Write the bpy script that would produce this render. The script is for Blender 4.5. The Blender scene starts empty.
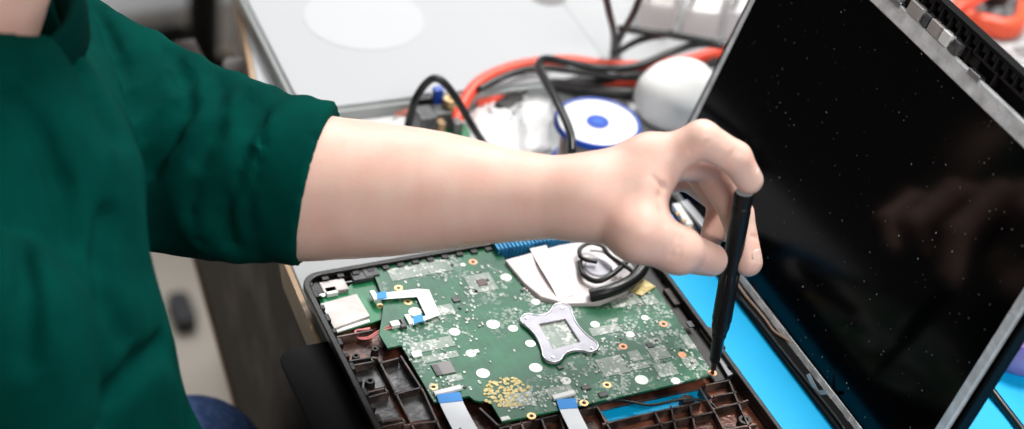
import bpy, bmesh, math, random
import numpy as np
from mathutils import Vector, Matrix
from mathutils.geometry import delaunay_2d_cdt
random.seed(7)
SC = bpy.context.scene
COL = SC.collection

# ------------------------------------------------------------------ camera
F = 1822.3
CX, CY = 512.0, 214.5
R = np.array([[0.9149, 0.1589, -0.371], [-0.3893, 0.5903, -0.7071], [0.1066, 0.7914, 0.6019]])
u_, s_, vt_ = np.linalg.svd(R); R = u_ @ vt_
CAM = np.array([-0.4671, -0.7969, 0.8135])
def dirv(px, py): return R @ np.array([px - CX, -(py - CY), -F]) / F
def at(px, py, z=0.0):
    d = dirv(px, py); p = CAM + d * (z - CAM[2]) / d[2]; return (float(p[0]), float(p[1]), float(p[2]))
def dep(px, py, d): p = CAM + dirv(px, py) * d; return (float(p[0]), float(p[1]), float(p[2]))
cd = bpy.data.cameras.new('camera'); cam = bpy.data.objects.new('camera', cd); COL.objects.link(cam)
cam.matrix_world = Matrix([[*R[0], CAM[0]], [*R[1], CAM[1]], [*R[2], CAM[2]], [0, 0, 0, 1]])
cd.sensor_width = 36.0; cd.lens = F / 1024 * 36; cd.clip_start = 0.05; cd.clip_end = 50
cd.dof.use_dof = True; cd.dof.focus_distance = 1.19; cd.dof.aperture_fstop = 3.4
SC.camera = cam

# ------------------------------------------------------------------ materials
def mat(name, col, rough=0.5, metal=0.0, col2=None, scale=50.0, lo=0.4, hi=0.6, bump=0.0, bscale=200.0, bdist=0.001,
        trans=0.0, ior=1.45, sss=0.0, sssr=(1, .3, .2), spec=0.5, detail=4.0, sheen=0.0, alpha=1.0, coat=0.0, rough2=None):
    m = bpy.data.materials.new(name); m.use_nodes = True
    nt = m.node_tree; b = nt.nodes['Principled BSDF']
    b.inputs['Base Color'].default_value = (*col, 1); b.inputs['Roughness'].default_value = rough
    b.inputs['Metallic'].default_value = metal; b.inputs['IOR'].default_value = ior
    b.inputs['Transmission Weight'].default_value = trans
    b.inputs['Specular IOR Level'].default_value = spec
    b.inputs['Alpha'].default_value = alpha
    b.inputs['Coat Weight'].default_value = coat
    if sss:
        b.inputs['Subsurface Weight'].default_value = sss
        b.inputs['Subsurface Radius'].default_value = sssr
        b.inputs['Subsurface Scale'].default_value = 0.006
    if sheen:
        b.inputs['Sheen Weight'].default_value = sheen
        b.inputs['Sheen Roughness'].default_value = 0.5
    tc = nt.nodes.new('ShaderNodeTexCoord')
    if col2 is not None:
        n = nt.nodes.new('ShaderNodeTexNoise'); n.inputs['Scale'].default_value = scale; n.inputs['Detail'].default_value = detail
        r = nt.nodes.new('ShaderNodeValToRGB')
        r.color_ramp.elements[0].position = lo; r.color_ramp.elements[0].color = (*col, 1)
        r.color_ramp.elements[1].position = hi; r.color_ramp.elements[1].color = (*col2, 1)
        nt.links.new(tc.outputs['Object'], n.inputs['Vector']); nt.links.new(n.outputs['Fac'], r.inputs['Fac'])
        nt.links.new(r.outputs['Color'], b.inputs['Base Color'])
        if rough2 is not None:
            mr = nt.nodes.new('ShaderNodeMapRange'); mr.inputs['From Min'].default_value = lo; mr.inputs['From Max'].default_value = hi
            mr.inputs['To Min'].default_value = rough; mr.inputs['To Max'].default_value = rough2
            nt.links.new(n.outputs['Fac'], mr.inputs['Value']); nt.links.new(mr.outputs['Result'], b.inputs['Roughness'])
    if bump:
        n2 = nt.nodes.new('ShaderNodeTexNoise'); n2.inputs['Scale'].default_value = bscale; n2.inputs['Detail'].default_value = 3
        bp = nt.nodes.new('ShaderNodeBump'); bp.inputs['Strength'].default_value = bump; bp.inputs['Distance'].default_value = bdist
        nt.links.new(tc.outputs['Object'], n2.inputs['Vector']); nt.links.new(n2.outputs['Fac'], bp.inputs['Height'])
        nt.links.new(bp.outputs['Normal'], b.inputs['Normal'])
    return m

def pcb_material(name, green, green2, pad, cluster_scale=22.0, clo=0.47, chi=0.56):
    m = mat(name, green, 0.30, 0, green2, 60, .35, .65, bump=.25, bscale=900, bdist=.0004)
    nt = m.node_tree; b = nt.nodes['Principled BSDF']; tc = [n for n in nt.nodes if n.type == 'TEX_COORD'][0]
    base = b.inputs['Base Color'].links[0].from_socket
    def N(t): return nt.nodes.new(t)
    # small footprints: blocky cells inside clusters
    cl = N('ShaderNodeTexNoise'); cl.inputs['Scale'].default_value = cluster_scale; cl.inputs['Detail'].default_value = 2
    cr = N('ShaderNodeMapRange'); cr.inputs['From Min'].default_value = clo; cr.inputs['From Max'].default_value = chi
    vo = N('ShaderNodeTexVoronoi'); vo.distance = 'CHEBYCHEV'; vo.inputs['Scale'].default_value = 420
    vr = N('ShaderNodeMapRange'); vr.inputs['From Min'].default_value = .44; vr.inputs['From Max'].default_value = .36
    vo2 = N('ShaderNodeTexVoronoi'); vo2.distance = 'MANHATTAN'; vo2.inputs['Scale'].default_value = 150
    mx0 = N('ShaderNodeMath'); mx0.operation = 'MULTIPLY'
    mx1 = N('ShaderNodeMapRange'); mx1.inputs['From Min'].default_value = .35; mx1.inputs['From Max'].default_value = .75
    mu = N('ShaderNodeMath'); mu.operation = 'MULTIPLY'
    mix = N('ShaderNodeMix'); mix.data_type = 'RGBA'
    for n in (cl, vo, vo2): nt.links.new(tc.outputs['Object'], n.inputs['Vector'])
    nt.links.new(cl.outputs['Fac'], cr.inputs['Value']); nt.links.new(vo.outputs['Distance'], vr.inputs['Value'])
    nt.links.new(vo2.outputs['Color'], mx1.inputs['Value'])
    nt.links.new(vr.outputs['Result'], mx0.inputs[0]); nt.links.new(mx1.outputs['Result'], mx0.inputs[1])
    nt.links.new(mx0.outputs[0], mu.inputs[0]); nt.links.new(cr.outputs['Result'], mu.inputs[1])
    nt.links.new(mu.outputs[0], mix.inputs['Factor']); nt.links.new(base, mix.inputs[6]); mix.inputs[7].default_value = (*pad, 1)
    # traces: thin bands
    wv = N('ShaderNodeTexWave'); wv.inputs['Scale'].default_value = 60; wv.inputs['Distortion'].default_value = 9; wv.inputs['Detail'].default_value = 1
    wv.inputs['Detail Scale'].default_value = .35
    wr = N('ShaderNodeMapRange'); wr.inputs['From Min'].default_value = .86; wr.inputs['From Max'].default_value = .98; wr.inputs['To Max'].default_value = .12
    mix2 = N('ShaderNodeMix'); mix2.data_type = 'RGBA'
    nt.links.new(tc.outputs['Object'], wv.inputs['Vector']); nt.links.new(wv.outputs['Fac'], wr.inputs['Value'])
    nt.links.new(wr.outputs['Result'], mix2.inputs['Factor']); nt.links.new(mix.outputs[2], mix2.inputs[6])
    mix2.inputs[7].default_value = (green2[0] * 1.7, green2[1] * 1.7, green2[2] * 1.7, 1)
    nt.links.new(mix2.outputs[2], b.inputs['Base Color'])
    return m

def screen_material():
    m = mat('lcd_glass', (.0006, .0006, .0008), 0.12, 0, spec=.20)
    nt = m.node_tree; b = nt.nodes['Principled BSDF']; tc = [n for n in nt.nodes if n.type == 'TEX_COORD'][0]
    vo = nt.nodes.new('ShaderNodeTexVoronoi'); vo.inputs['Scale'].default_value = 170
    n = nt.nodes.new('ShaderNodeTexNoise'); n.inputs['Scale'].default_value = 9
    a = nt.nodes.new('ShaderNodeMapRange'); a.inputs['From Min'].default_value = .125; a.inputs['From Max'].default_value = .05
    c = nt.nodes.new('ShaderNodeMapRange'); c.inputs['From Min'].default_value = .38; c.inputs['From Max'].default_value = .62
    # only some cells carry a speck
    sel = nt.nodes.new('ShaderNodeSeparateColor'); th = nt.nodes.new('ShaderNodeMath'); th.operation = 'POWER'; th.inputs[1].default_value = 2.6
    mu = nt.nodes.new('ShaderNodeMath'); mu.operation = 'MULTIPLY'; mu2 = nt.nodes.new('ShaderNodeMath'); mu2.operation = 'MULTIPLY'
    mx = nt.nodes.new('ShaderNodeMix'); mx.data_type = 'RGBA'
    for k in (vo, n): nt.links.new(tc.outputs['Object'], k.inputs['Vector'])
    nt.links.new(vo.outputs['Distance'], a.inputs['Value']); nt.links.new(n.outputs['Fac'], c.inputs['Value'])
    nt.links.new(vo.outputs['Color'], sel.inputs['Color']); nt.links.new(sel.outputs['Red'], th.inputs[0])
    nt.links.new(a.outputs['Result'], mu.inputs[0]); nt.links.new(c.outputs['Result'], mu.inputs[1])
    nt.links.new(mu.outputs[0], mu2.inputs[0]); nt.links.new(th.outputs[0], mu2.inputs[1])
    nt.links.new(mu2.outputs[0], mx.inputs['Factor']); mx.inputs[6].default_value = (.0006, .0006, .0008, 1); mx.inputs[7].default_value = (.55, .55, .5, 1)
    nt.links.new(mx.outputs[2], b.inputs['Base Color'])
    return m

M = {}
M['skin'] = mat('skin', (.78, .465, .38), .46, 0, (.81, .555, .46), 40, .3, .7, bump=.25, bscale=600, bdist=.0005, sss=.25)
M['nail'] = mat('nail', (.76, .52, .44), .28, 0)
M['green'] = mat('green_knit', (.0001, .033, .027), .9, 0, (.0001, .048, .038), 30, .3, .7, bump=.5, bscale=1300, bdist=.0006, spec=.03)
M['green_rib'] = mat('green_rib_knit', (.0001, .023, .019), .9, 0, bump=.5, bscale=1600, bdist=.0006, spec=.03)
M['denim'] = mat('denim', (.03, .06, .16), .85, 0, (.06, .10, .22), 200, .4, .6, spec=.2)
M['hair'] = mat('hair', (.03, .018, .01), .6, 0, bump=.5, bscale=150)
M['shoe'] = mat('shoe', (.03, .03, .035), .6)
M['driver'] = mat('driver_black', (.006, .006, .007), .42, 0, spec=.4)
M['steel'] = mat('steel', (.62, .62, .64), .32, 1.0)
M['darksteel'] = mat('dark_steel', (.10, .10, .11), .35, .9)
M['mat'] = mat('blue_silicone', (.0, .38, .72), .42, 0, (.0, .42, .78), 20, .3, .7, spec=.35)
M['blackp'] = mat('black_plastic', (.006, .0055, .0055), .42, 0, (.014, .012, .011), 120, .4, .6, bump=.2, bscale=500)
M['blackm'] = mat('matte_black', (.003, .003, .0035), .6, 0, spec=.14)
M['chass'] = mat('coated_brown', (.026, .011, .008), .30, .3, (.33, .115, .065), 34, .44, .70, bump=.4, bscale=300, rough2=.25)
M['chassgrey'] = mat('graphite_film', (.022, .021, .022), .30, .45, (.15, .145, .145), 60, .4, .7, bump=.3, bscale=400)
M['rib'] = mat('brown_rib', (.022, .015, .013), .34, .2, (.16, .10, .08), 90, .48, .72)
M['pcb'] = pcb_material('circuit_green', (.004, .075, .032), (.009, .12, .05), (.33, .37, .33))
M['pcb2'] = pcb_material('circuit_green_small', (.004, .13, .045), (.01, .19, .07), (.4, .45, .42), 30, .55, .62)
M['footprint'] = pcb_material('footprint_grey', (.16, .22, .17), (.27, .31, .27), (.62, .63, .6), 90, .30, .42)
M['padwhite'] = mat('pad_white', (.80, .82, .79), .35)
M['gold'] = mat('gold_ring', (.62, .42, .20), .3, .7)
M['copper'] = mat('copper_pad', (.62, .30, .17), .35, .5)
M['hole'] = mat('hole_dark', (.02, .008, .006), .6)
M['silver'] = mat('satin_silver', (.40, .39, .43), .36, .3, (.34, .33, .37), 150, .3, .7, bump=.15, bscale=900)
M['foil'] = mat('foil', (.88, .90, .91), .42, .15, (.58, .60, .60), 90, .35, .7, bump=.6, bscale=160, bdist=.002)
M['tin'] = mat('tin_grey', (.40, .37, .35), .42, .25, (.48, .45, .43), 60)
M['chip'] = mat('chip_black', (.045, .045, .048), .4, 0, (.09, .09, .09), 200)
M['chipgrey'] = mat('chip_grey', (.19, .18, .18), .4)
M['whitep'] = mat('white_plastic', (.82, .82, .80), .4)
M['ribbon'] = mat('white_ribbon', (.80, .83, .86), .38)
M['bluetab'] = mat('blue_tab', (.0, .25, .72), .4)
M['residue'] = mat('yellow_residue', (.55, .42, .13), .4, 0, (.72, .60, .30), 300, .4, .6, bump=.8, bscale=500)
M['film'] = mat('clear_film', (.74, .68, .67), .16, .0, (.60, .53, .52), 14, .35, .65, coat=.5)
M['bluehose'] = mat('blue_rib', (.02, .25, .50), .35, 0, (.06, .40, .68), 60)
M['desk'] = mat('desk_laminate', (.44, .45, .46), .6, 0, (.42, .43, .44), 8, spec=.2)
M['oak'] = mat('oak_edge', (.33, .20, .10), .5, 0, (.42, .27, .15), 30)
M['walnut_reflect'] = mat('walnut_reflect', (.012, .006, .005), .55, 0, (.11, .10, .10), 16, .50, .72, spec=.12)  # grey second colour paints reflections onto the dark wood
M['floor'] = mat('beige_floor', (.62, .54, .45), .6, 0, (.66, .58, .49), 3)
M['wall'] = mat('wall_paint', (.13, .125, .12), .9)
M['tray'] = mat('tray_white', (.43, .44, .455), .6, 0, spec=.15)
M['traymark'] = mat('tray_mark', (.48, .49, .505), .6, spec=.15)
M['trayedge'] = mat('tray_edge', (.30, .32, .315), .45)
M['cableb'] = mat('cable_black', (.008, .009, .009), .35)
M['cabler'] = mat('cable_red', (.80, .075, .035), .4)
M['cablepink'] = mat('cable_salmon', (.80, .30, .22), .5)
M['wire_pink'] = mat('wire_pink', (.70, .22, .22), .45)
M['spoolw'] = mat('spool_white', (.66, .66, .66), .4)
M['spoolb'] = mat('spool_blue', (.015, .07, .42), .35)
M['solder'] = mat('solder', (.48, .47, .45), .3, .8, bump=.6, bscale=500)
M['foam'] = mat('soft_white', (.86, .86, .84), .8, 0, bump=.3, bscale=80)
M['bag'] = mat('crumpled_white', (.72, .72, .72), .35, 0, bump=.8, bscale=60, bdist=.004)
M['clear'] = mat('clear_plastic', (.92, .93, .94), .08, 0, trans=.9, ior=1.3)
M['frost'] = mat('frosted_plastic', (.85, .82, .82), .35, 0, trans=.5, ior=1.3)
M['orange'] = mat('orange_rubber', (.85, .11, .045), .45)
M['purple'] = mat('purple_plastic', (.36, .16, .60), .15, 0, (.55, .40, .75), 40, .35, .65, trans=.35)
M['lcd'] = screen_material()
M['cabinet'] = mat('grey_cabinet', (.62, .61, .61), .5)
M['blackgrain'] = mat('black_grain', (.02, .02, .022), .5, 0, (.22, .22, .22), 160, .5, .62)

# ------------------------------------------------------------------ helpers
def link(name, me, m, parent=None, smooth=False):
    o = bpy.data.objects.new(name, me); COL.objects.link(o)
    if m is not None: me.materials.append(m)
    if smooth:
        me.polygons.foreach_set('use_smooth', [True] * len(me.polygons))
    if parent is not None:
        o.parent = parent
    return o
def tag(o, label, cat, group=None):
    o['label'] = label; o['category'] = cat
    if group: o['group'] = group
    return o
def thing(name, label, cat, group=None, loc=(0, 0, 0)):
    o = bpy.data.objects.new(name, None); COL.objects.link(o); o.empty_display_size = .01
    o.location = loc
    return tag(o, label, cat, group)
def fin(name, bm, m, parent=None, smooth=False, bevel=0.0, seg=2):
    bmesh.ops.recalc_face_normals(bm, faces=bm.faces[:])
    me = bpy.data.meshes.new(name); bm.to_mesh(me); bm.free()
    o = link(name, me, m, parent, smooth)
    if parent is not None and parent.matrix_world != Matrix.Identity(4):
        o.matrix_parent_inverse = Matrix.Translation(-wloc(parent))
    if bevel:
        md = o.modifiers.new('bevel', 'BEVEL'); md.width = bevel; md.segments = seg; md.limit_method = 'ANGLE'; md.angle_limit = math.radians(35)
        if smooth: pass
    return o
def wloc(o):
    v = Vector((0, 0, 0))
    while o is not None:
        v += o.location; o = o.parent
    return v
def bx(bm, x0, x1, y0, y1, z0, z1, mtx=None):
    vs = [bm.verts.new((x, y, z)) for x in (x0, x1) for y in (y0, y1) for z in (z0, z1)]
    if mtx is not None:
        for v in vs: v.co = mtx @ v.co
    for f in ((0, 1, 3, 2), (4, 6, 7, 5), (0, 4, 5, 1), (2, 3, 7, 6), (0, 2, 6, 4), (1, 5, 7, 3)):
        bm.faces.new([vs[i] for i in f])
    return vs
def box(name, m, b, parent=None, bevel=0.0, mtx=None, smooth=False):
    bm = bmesh.new(); bx(bm, *b, mtx=mtx); return fin(name, bm, m, parent, bevel=bevel)
def _inside(poly, x, y):
    c_ = False
    for i in range(len(poly)):
        (x1, y1), (x2, y2) = poly[i], poly[i - 1]
        if (y1 > y) != (y2 > y) and x < (x2 - x1) * (y - y1) / (y2 - y1) + x1: c_ = not c_
    return c_
def prism(bm, pts, z0, z1, holes=(), mtx=None):
    loops = [[(p[0], p[1]) for p in lp] for lp in [pts] + list(holes)]
    vs = []; es = []
    for lp in loops:
        o0 = len(vs); vs += [Vector(p) * 100 for p in lp]; es += [(o0 + i, o0 + (i + 1) % len(lp)) for i in range(len(lp))]
    r_ = delaunay_2d_cdt(vs, es, [], 0, 1e-5)
    co = [Vector((v.x / 100, v.y / 100, 0)) for v in r_[0]]; fs = []
    for f in r_[2]:
        c_ = sum((co[i] for i in f), Vector()) / len(f)
        if _inside(loops[0], c_.x, c_.y) and not any(_inside(h_, c_.x, c_.y) for h_ in loops[1:]): fs.append(list(f))
    ec = {}
    for f in fs:
        for i in range(len(f)):
            k = tuple(sorted((f[i], f[(i + 1) % len(f)]))); ec.setdefault(k, []).append((f[i], f[(i + 1) % len(f)]))
    be = [v[0] for v in ec.values() if len(v) == 1]
    used = {i for f in fs for i in f}; mp = {i: n for n, i in enumerate(sorted(used))}
    co = [co[i] for i in sorted(used)]; fs = [[mp[i] for i in f] for f in fs]; be = [(mp[a], mp[b]) for a, b in be]
    A = [bm.verts.new((c.x, c.y, z0)) for c in co]; B = [bm.verts.new((c.x, c.y, z1)) for c in co]
    for f in fs:
        bm.faces.new([B[i] for i in f]); bm.faces.new([A[i] for i in reversed(f)])
    for a, b in be: bm.faces.new([A[a], A[b], B[b], B[a]])
    if mtx is not None:
        for v in A + B: v.co = mtx @ v.co
def plate(name, m, pts, z0, z1, parent=None, holes=(), bevel=0.0, mtx=None):
    bm = bmesh.new(); prism(bm, pts, z0, z1, holes, mtx); return fin(name, bm, m, parent, bevel=bevel)
def rrect(x0, x1, y0, y1, r, n=6, corners=(1, 1, 1, 1)):
    out = []
    for k, (cx, cy, a0) in enumerate(((x1, y1, 0), (x0, y1, 90), (x0, y0, 180), (x1, y0, 270))):
        rr = r * corners[k]
        sx = -1 if cx == x1 else 1; sy = -1 if cy == y1 else 1
        c = (cx + sx * rr, cy + sy * rr)
        if rr == 0: out.append((cx, cy)); continue
        for i in range(n + 1):
            a = math.radians(a0 + 90 * i / n); out.append((c[0] + rr * math.cos(a), c[1] + rr * math.sin(a)))
    return out
def circ(x, y, r, n=20, ry=None):
    return [(x + r * math.cos(2 * math.pi * i / n), y + (ry or r) * math.sin(2 * math.pi * i / n)) for i in range(n)]
def spline(pts, n=8):
    P = [Vector(p) for p in pts]; out = []
    for i in range(len(P) - 1):
        p0 = P[max(i - 1, 0)]; p1 = P[i]; p2 = P[i + 1]; p3 = P[min(i + 2, len(P) - 1)]
        for k in range(n):
            t = k / n
            out.append(.5 * ((2 * p1) + (-p0 + p2) * t + (2 * p0 - 5 * p1 + 4 * p2 - p3) * t * t + (-p0 + 3 * p1 - 3 * p2 + p3) * t ** 3))
    out.append(P[-1]); return out
def sweep(bm, pts, r, n=10, ry=None, up=None):
    """tube (or flat strip with ry) along points; r may be a list"""
    P = [Vector(p) for p in pts]; rings = []
    prev = None
    for i, p in enumerate(P):
        t = (P[min(i + 1, len(P) - 1)] - P[max(i - 1, 0)]).normalized()
        if up is not None: a = Vector(up) if not callable(up) else up(i)
        else: a = prev if prev is not None else (Vector((0, 0, 1)) if abs(t.z) < .9 else Vector((1, 0, 0)))
        nrm = (a - t * a.dot(t)).normalized(); bi = t.cross(nrm); prev = nrm
        rr = r[i] if isinstance(r, (list, tuple)) else r
        r2 = rr if ry is None else ry
        rings.append([bm.verts.new(p + bi * (rr * math.cos(2 * math.pi * k / n)) + nrm * (r2 * math.sin(2 * math.pi * k / n))) for k in range(n)])
    for a, b in zip(rings, rings[1:]):
        for k in range(n): bm.faces.new([a[k], a[(k + 1) % n], b[(k + 1) % n], b[k]])
    bm.faces.new(list(reversed(rings[0]))); bm.faces.new(rings[-1])
def tube(name, m, pts, r, parent=None, n=10, sm=8, ry=None, up=None):
    bm = bmesh.new(); P = spline(pts, sm) if sm else pts
    if isinstance(r, (list, tuple)) and sm:
        q = []
        for a, b in zip(r, r[1:]): q += [a + (b - a) * k / sm for k in range(sm)]
        r = q + [r[-1]]
    sweep(bm, P, r, n, ry, up); return fin(name, bm, m, parent, smooth=True)
def ribbon(bm, pts, w, th, side):
    """flat cable: thin strip, side = width direction per point"""
    rows = []
    P = [Vector(p) for p in pts]
    for i, p in enumerate(P):
        t = (P[min(i + 1, len(P) - 1)] - P[max(i - 1, 0)]).normalized()
        s = Vector(side[i] if isinstance(side, list) else side); s = (s - t * s.dot(t)).normalized(); nn = t.cross(s).normalized()
        rows.append([bm.verts.new(p + s * (w / 2 * a) + nn * (th / 2 * b)) for a, b in ((-1, -1), (1, -1), (1, 1), (-1, 1))])
    for a, b in zip(rows, rows[1:]):
        for k in range(4): bm.faces.new([a[k], a[(k + 1) % 4], b[(k + 1) % 4], b[k]])
    bm.faces.new(rows[0][::-1]); bm.faces.new(rows[-1])
def lathe(bm, prof, c, n=40, axis=(0, 0, 1)):
    """prof list of (r, h)"""
    ax = Vector(axis).normalized(); q = Vector((0, 0, 1)).rotation_difference(ax); rings = []
    for r, h in prof:
        if r < 1e-6: rings.append([bm.verts.new(Vector(c) + q @ Vector((0, 0, h)))])
        else: rings.append([bm.verts.new(Vector(c) + q @ Vector((r * math.cos(2 * math.pi * k / n), r * math.sin(2 * math.pi * k / n), h))) for k in range(n)])
    for a, b in zip(rings, rings[1:]):
        for k in range(n):
            k2 = (k + 1) % n
            if len(a) == 1 and len(b) == 1: continue
            if len(a) == 1: bm.faces.new([a[0], b[k2], b[k]])
            elif len(b) == 1: bm.faces.new([a[k], a[k2], b[0]])
            else: bm.faces.new([a[k], a[k2], b[k2], b[k]])
def turned(name, m, prof, c, parent=None, n=40, axis=(0, 0, 1), bevel=0.0, smooth=False):
    bm = bmesh.new(); lathe(bm, prof, c, n, axis); o = fin(name, bm, m, parent, smooth=smooth)
    if smooth:
        try: o.data.set_sharp_from_angle(angle=math.radians(40))
        except Exception: pass
    return o

# ---------------- signed distance modelling (smooth bodies)
def smin(a, b, k):
    h = np.clip(.5 + .5 * (b - a) / k, 0, 1); return b + (a - b) * h - k * h * (1 - h)
def smax(a, b, k): return -smin(-a, -b, k)
def cap(P, a, b, ra, rb):
    a = np.array(a, np.float32); b = np.array(b, np.float32); d = b - a; L = float(d @ d)
    q = [P[i] - a[i] for i in range(3)]
    t = np.clip((q[0] * d[0] + q[1] * d[1] + q[2] * d[2]) / L, 0, 1)
    return np.sqrt((q[0] - t * d[0]) ** 2 + (q[1] - t * d[1]) ** 2 + (q[2] - t * d[2]) ** 2) - (ra + (rb - ra) * t)
def ell(P, c, r, Rm=None):
    q = [P[i] - c[i] for i in range(3)]
    if Rm is not None: q = [Rm[i][0] * q[0] + Rm[i][1] * q[1] + Rm[i][2] * q[2] for i in range(3)]
    k = np.sqrt((q[0] / r[0]) ** 2 + (q[1] / r[1]) ** 2 + (q[2] / r[2]) ** 2)
    return (k - 1) * min(r)
def nets(fn, lo, hi, h):
    n = [int(round((hi[i] - lo[i]) / h)) + 1 for i in range(3)]
    ax = [np.array([lo[i] + h * k for k in range(n[i])], np.float32) for i in range(3)]
    Fv = np.empty(n, np.float32)
    step = 24
    for i0 in range(0, n[0], step):
        G = np.meshgrid(ax[0][i0:i0 + step], ax[1], ax[2], indexing='ij')
        Fv[i0:i0 + step] = fn(G)
    S = Fv < 0
    c = [S[i:n[0] - 1 + i, j:n[1] - 1 + j, k:n[2] - 1 + k] for i in (0, 1) for j in (0, 1) for k in (0, 1)]
    anyS = np.logical_or.reduce(c); allS = np.logical_and.reduce(c)
    act = anyS & ~allS; idx = np.argwhere(act)
    vid = -np.ones(act.shape, np.int64); vid[act] = np.arange(len(idx))
    pos = np.zeros((len(idx), 3)); cnt = np.zeros(len(idx))
    I, J, K = idx[:, 0], idx[:, 1], idx[:, 2]
    cor = [(i, j, k) for i in (0, 1) for j in (0, 1) for k in (0, 1)]
    for a in cor:
        for d in range(3):
            if a[d] == 0:
                b = list(a); b[d] = 1
                fa = Fv[I + a[0], J + a[1], K + a[2]]; fb = Fv[I + b[0], J + b[1], K + b[2]]
                mm = (fa < 0) != (fb < 0); t = np.where(mm, fa / np.where(mm, fa - fb, 1), 0)
                for q in range(3): pos[:, q] += np.where(mm, a[q] + (t if q == d else 0), 0)
                cnt += mm
    pos = (pos / cnt[:, None] + idx) * h + np.array(lo)
    quads = []
    for d in range(3):
        e1, e2 = [(1, 2), (2, 0), (0, 1)][d]
        s0 = [slice(None)] * 3; s1 = [slice(None)] * 3; s0[d] = slice(0, -1); s1[d] = slice(1, None)
        ch = S[tuple(s0)] != S[tuple(s1)]
        e = np.argwhere(ch); e = e[(e[:, e1] > 0) & (e[:, e2] > 0) & (e[:, e1] < n[e1] - 1) & (e[:, e2] < n[e2] - 1)]
        if not len(e): continue
        ins = S[tuple(e.T)]
        o1 = np.zeros(3, int); o1[e1] = 1; o2 = np.zeros(3, int); o2[e2] = 1
        Q = np.stack([vid[tuple((e - o1 - o2).T)], vid[tuple((e - o2).T)], vid[tuple(e.T)], vid[tuple((e - o1).T)]], 1)
        Q[~ins] = Q[~ins][:, ::-1]; quads.append(Q)
    Q = np.concatenate(quads); Q = Q[(Q >= 0).all(1)]
    return pos, Q
def nets_mesh(name, parts, m, parent):
    V = []; Qs = []; off = 0
    for fn, lo, hi, h in parts:
        p, q = nets(fn, lo, hi, h); V.append(p); Qs.append(q + off); off += len(p)
    V = np.concatenate(V); Q = np.concatenate(Qs)
    me = bpy.data.meshes.new(name)
    me.vertices.add(len(V)); me.vertices.foreach_set('co', V.astype(np.float32).ravel())
    me.loops.add(len(Q) * 4); me.loops.foreach_set('vertex_index', Q.astype(np.int32).ravel())
    me.polygons.add(len(Q)); me.polygons.foreach_set('loop_start', np.arange(0, len(Q) * 4, 4, dtype=np.int32))
    me.polygons.foreach_set('loop_total', np.full(len(Q), 4, np.int32))
    me.update(calc_edges=True); me.validate()
    return link(name, me, m, parent, smooth=True)
def onsurf(fn, px, py, d0=.8, n=90):
    """first point of a body met along a line of sight, used to lay creases on it"""
    d = dirv(px, py); t = d0
    for _ in range(n):
        p = CAM + d * t; v = float(fn([np.array([p[0]]), np.array([p[1]]), np.array([p[2]])])[0])
        if v < .0004: break
        t += max(v * .7, .0004)
        if t > 1.8: return None
    return tuple(p)

# ------------------------------------------------------------------ room and desk
def struct(o): o['kind'] = 'structure'; return o
FZ = -.745
struct(box('floor', M['floor'], (-2.6, 3.4, -2.2, 4.2, FZ - .05, FZ)))
struct(box('wall_back', M['wall'], (-2.6, 3.4, 4.2, 4.3, FZ, 2.0)))
struct(box('wall_left', M['wall'], (-2.7, -2.6, -2.2, 4.2, FZ, 2.0)))

desk = thing('desk', 'white laminate workbench with oak edging under the dismantled laptop', 'desk')
e0 = Vector(at(243, 8, 0)); e1 = Vector(at(290, 261, 0)); e2 = Vector(at(327, 349, 0)); dn = (e2 - e1).normalized()
e3 = e2 + (e2 - e1).normalized() * .34
far = e0 + (e0 - e1).normalized() * .5
top_pts = [(far.x, far.y), (e0.x, e0.y), (e1.x, e1.y), (e2.x, e2.y), (e3.x, e3.y), (1.15, -.62), (1.25, 1.0)]
plate('desk_top', M['desk'], top_pts, -.022, -.0005, desk, bevel=.001)
bm = bmesh.new()
for a, b in ((e0, e1), (e1, e2), (e2, e3), (far, e0)):
    t = (b - a).normalized(); nrm = Vector((t.y, -t.x, 0)) * (1 if Vector((t.y, -t.x, 0)).x < 0 else -1)
    q = [a, b, b + nrm * .004, a + nrm * .004]
    prism(bm, [(v.x, v.y) for v in q], -.024, -.002)
fin('edge_band', bm, M['oak'], desk)
# dark side panel hanging below the top, its lower edge running askew
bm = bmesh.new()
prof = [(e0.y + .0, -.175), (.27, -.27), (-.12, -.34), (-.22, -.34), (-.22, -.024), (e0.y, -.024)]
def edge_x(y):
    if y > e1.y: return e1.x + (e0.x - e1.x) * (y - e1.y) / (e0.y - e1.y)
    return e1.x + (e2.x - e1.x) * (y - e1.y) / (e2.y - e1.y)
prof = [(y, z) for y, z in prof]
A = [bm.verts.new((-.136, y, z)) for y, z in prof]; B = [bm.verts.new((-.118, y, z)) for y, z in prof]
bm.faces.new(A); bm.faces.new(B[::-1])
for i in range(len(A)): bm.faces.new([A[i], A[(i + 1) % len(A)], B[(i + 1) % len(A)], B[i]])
fin('side_panel', bm, M['walnut_reflect'], desk)
bm = bmesh.new()
lowpts = [(-.128, e0.y, -.175), (-.128, .27, -.27), (-.128, -.12, -.34)]
for a, b in zip(lowpts, lowpts[1:]):
    sweep(bm, [a, b], .010, 4)
fin('lower_edge_strip', bm, M['oak'], desk)
for x, y in ((-.05, -.4), (1.05, -.5), (.05, .85), (1.1, .9)):
    box('leg', M['darksteel'], (x - .02, x + .02, y - .02, y + .02, FZ, -.022), desk, bevel=.003)

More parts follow.
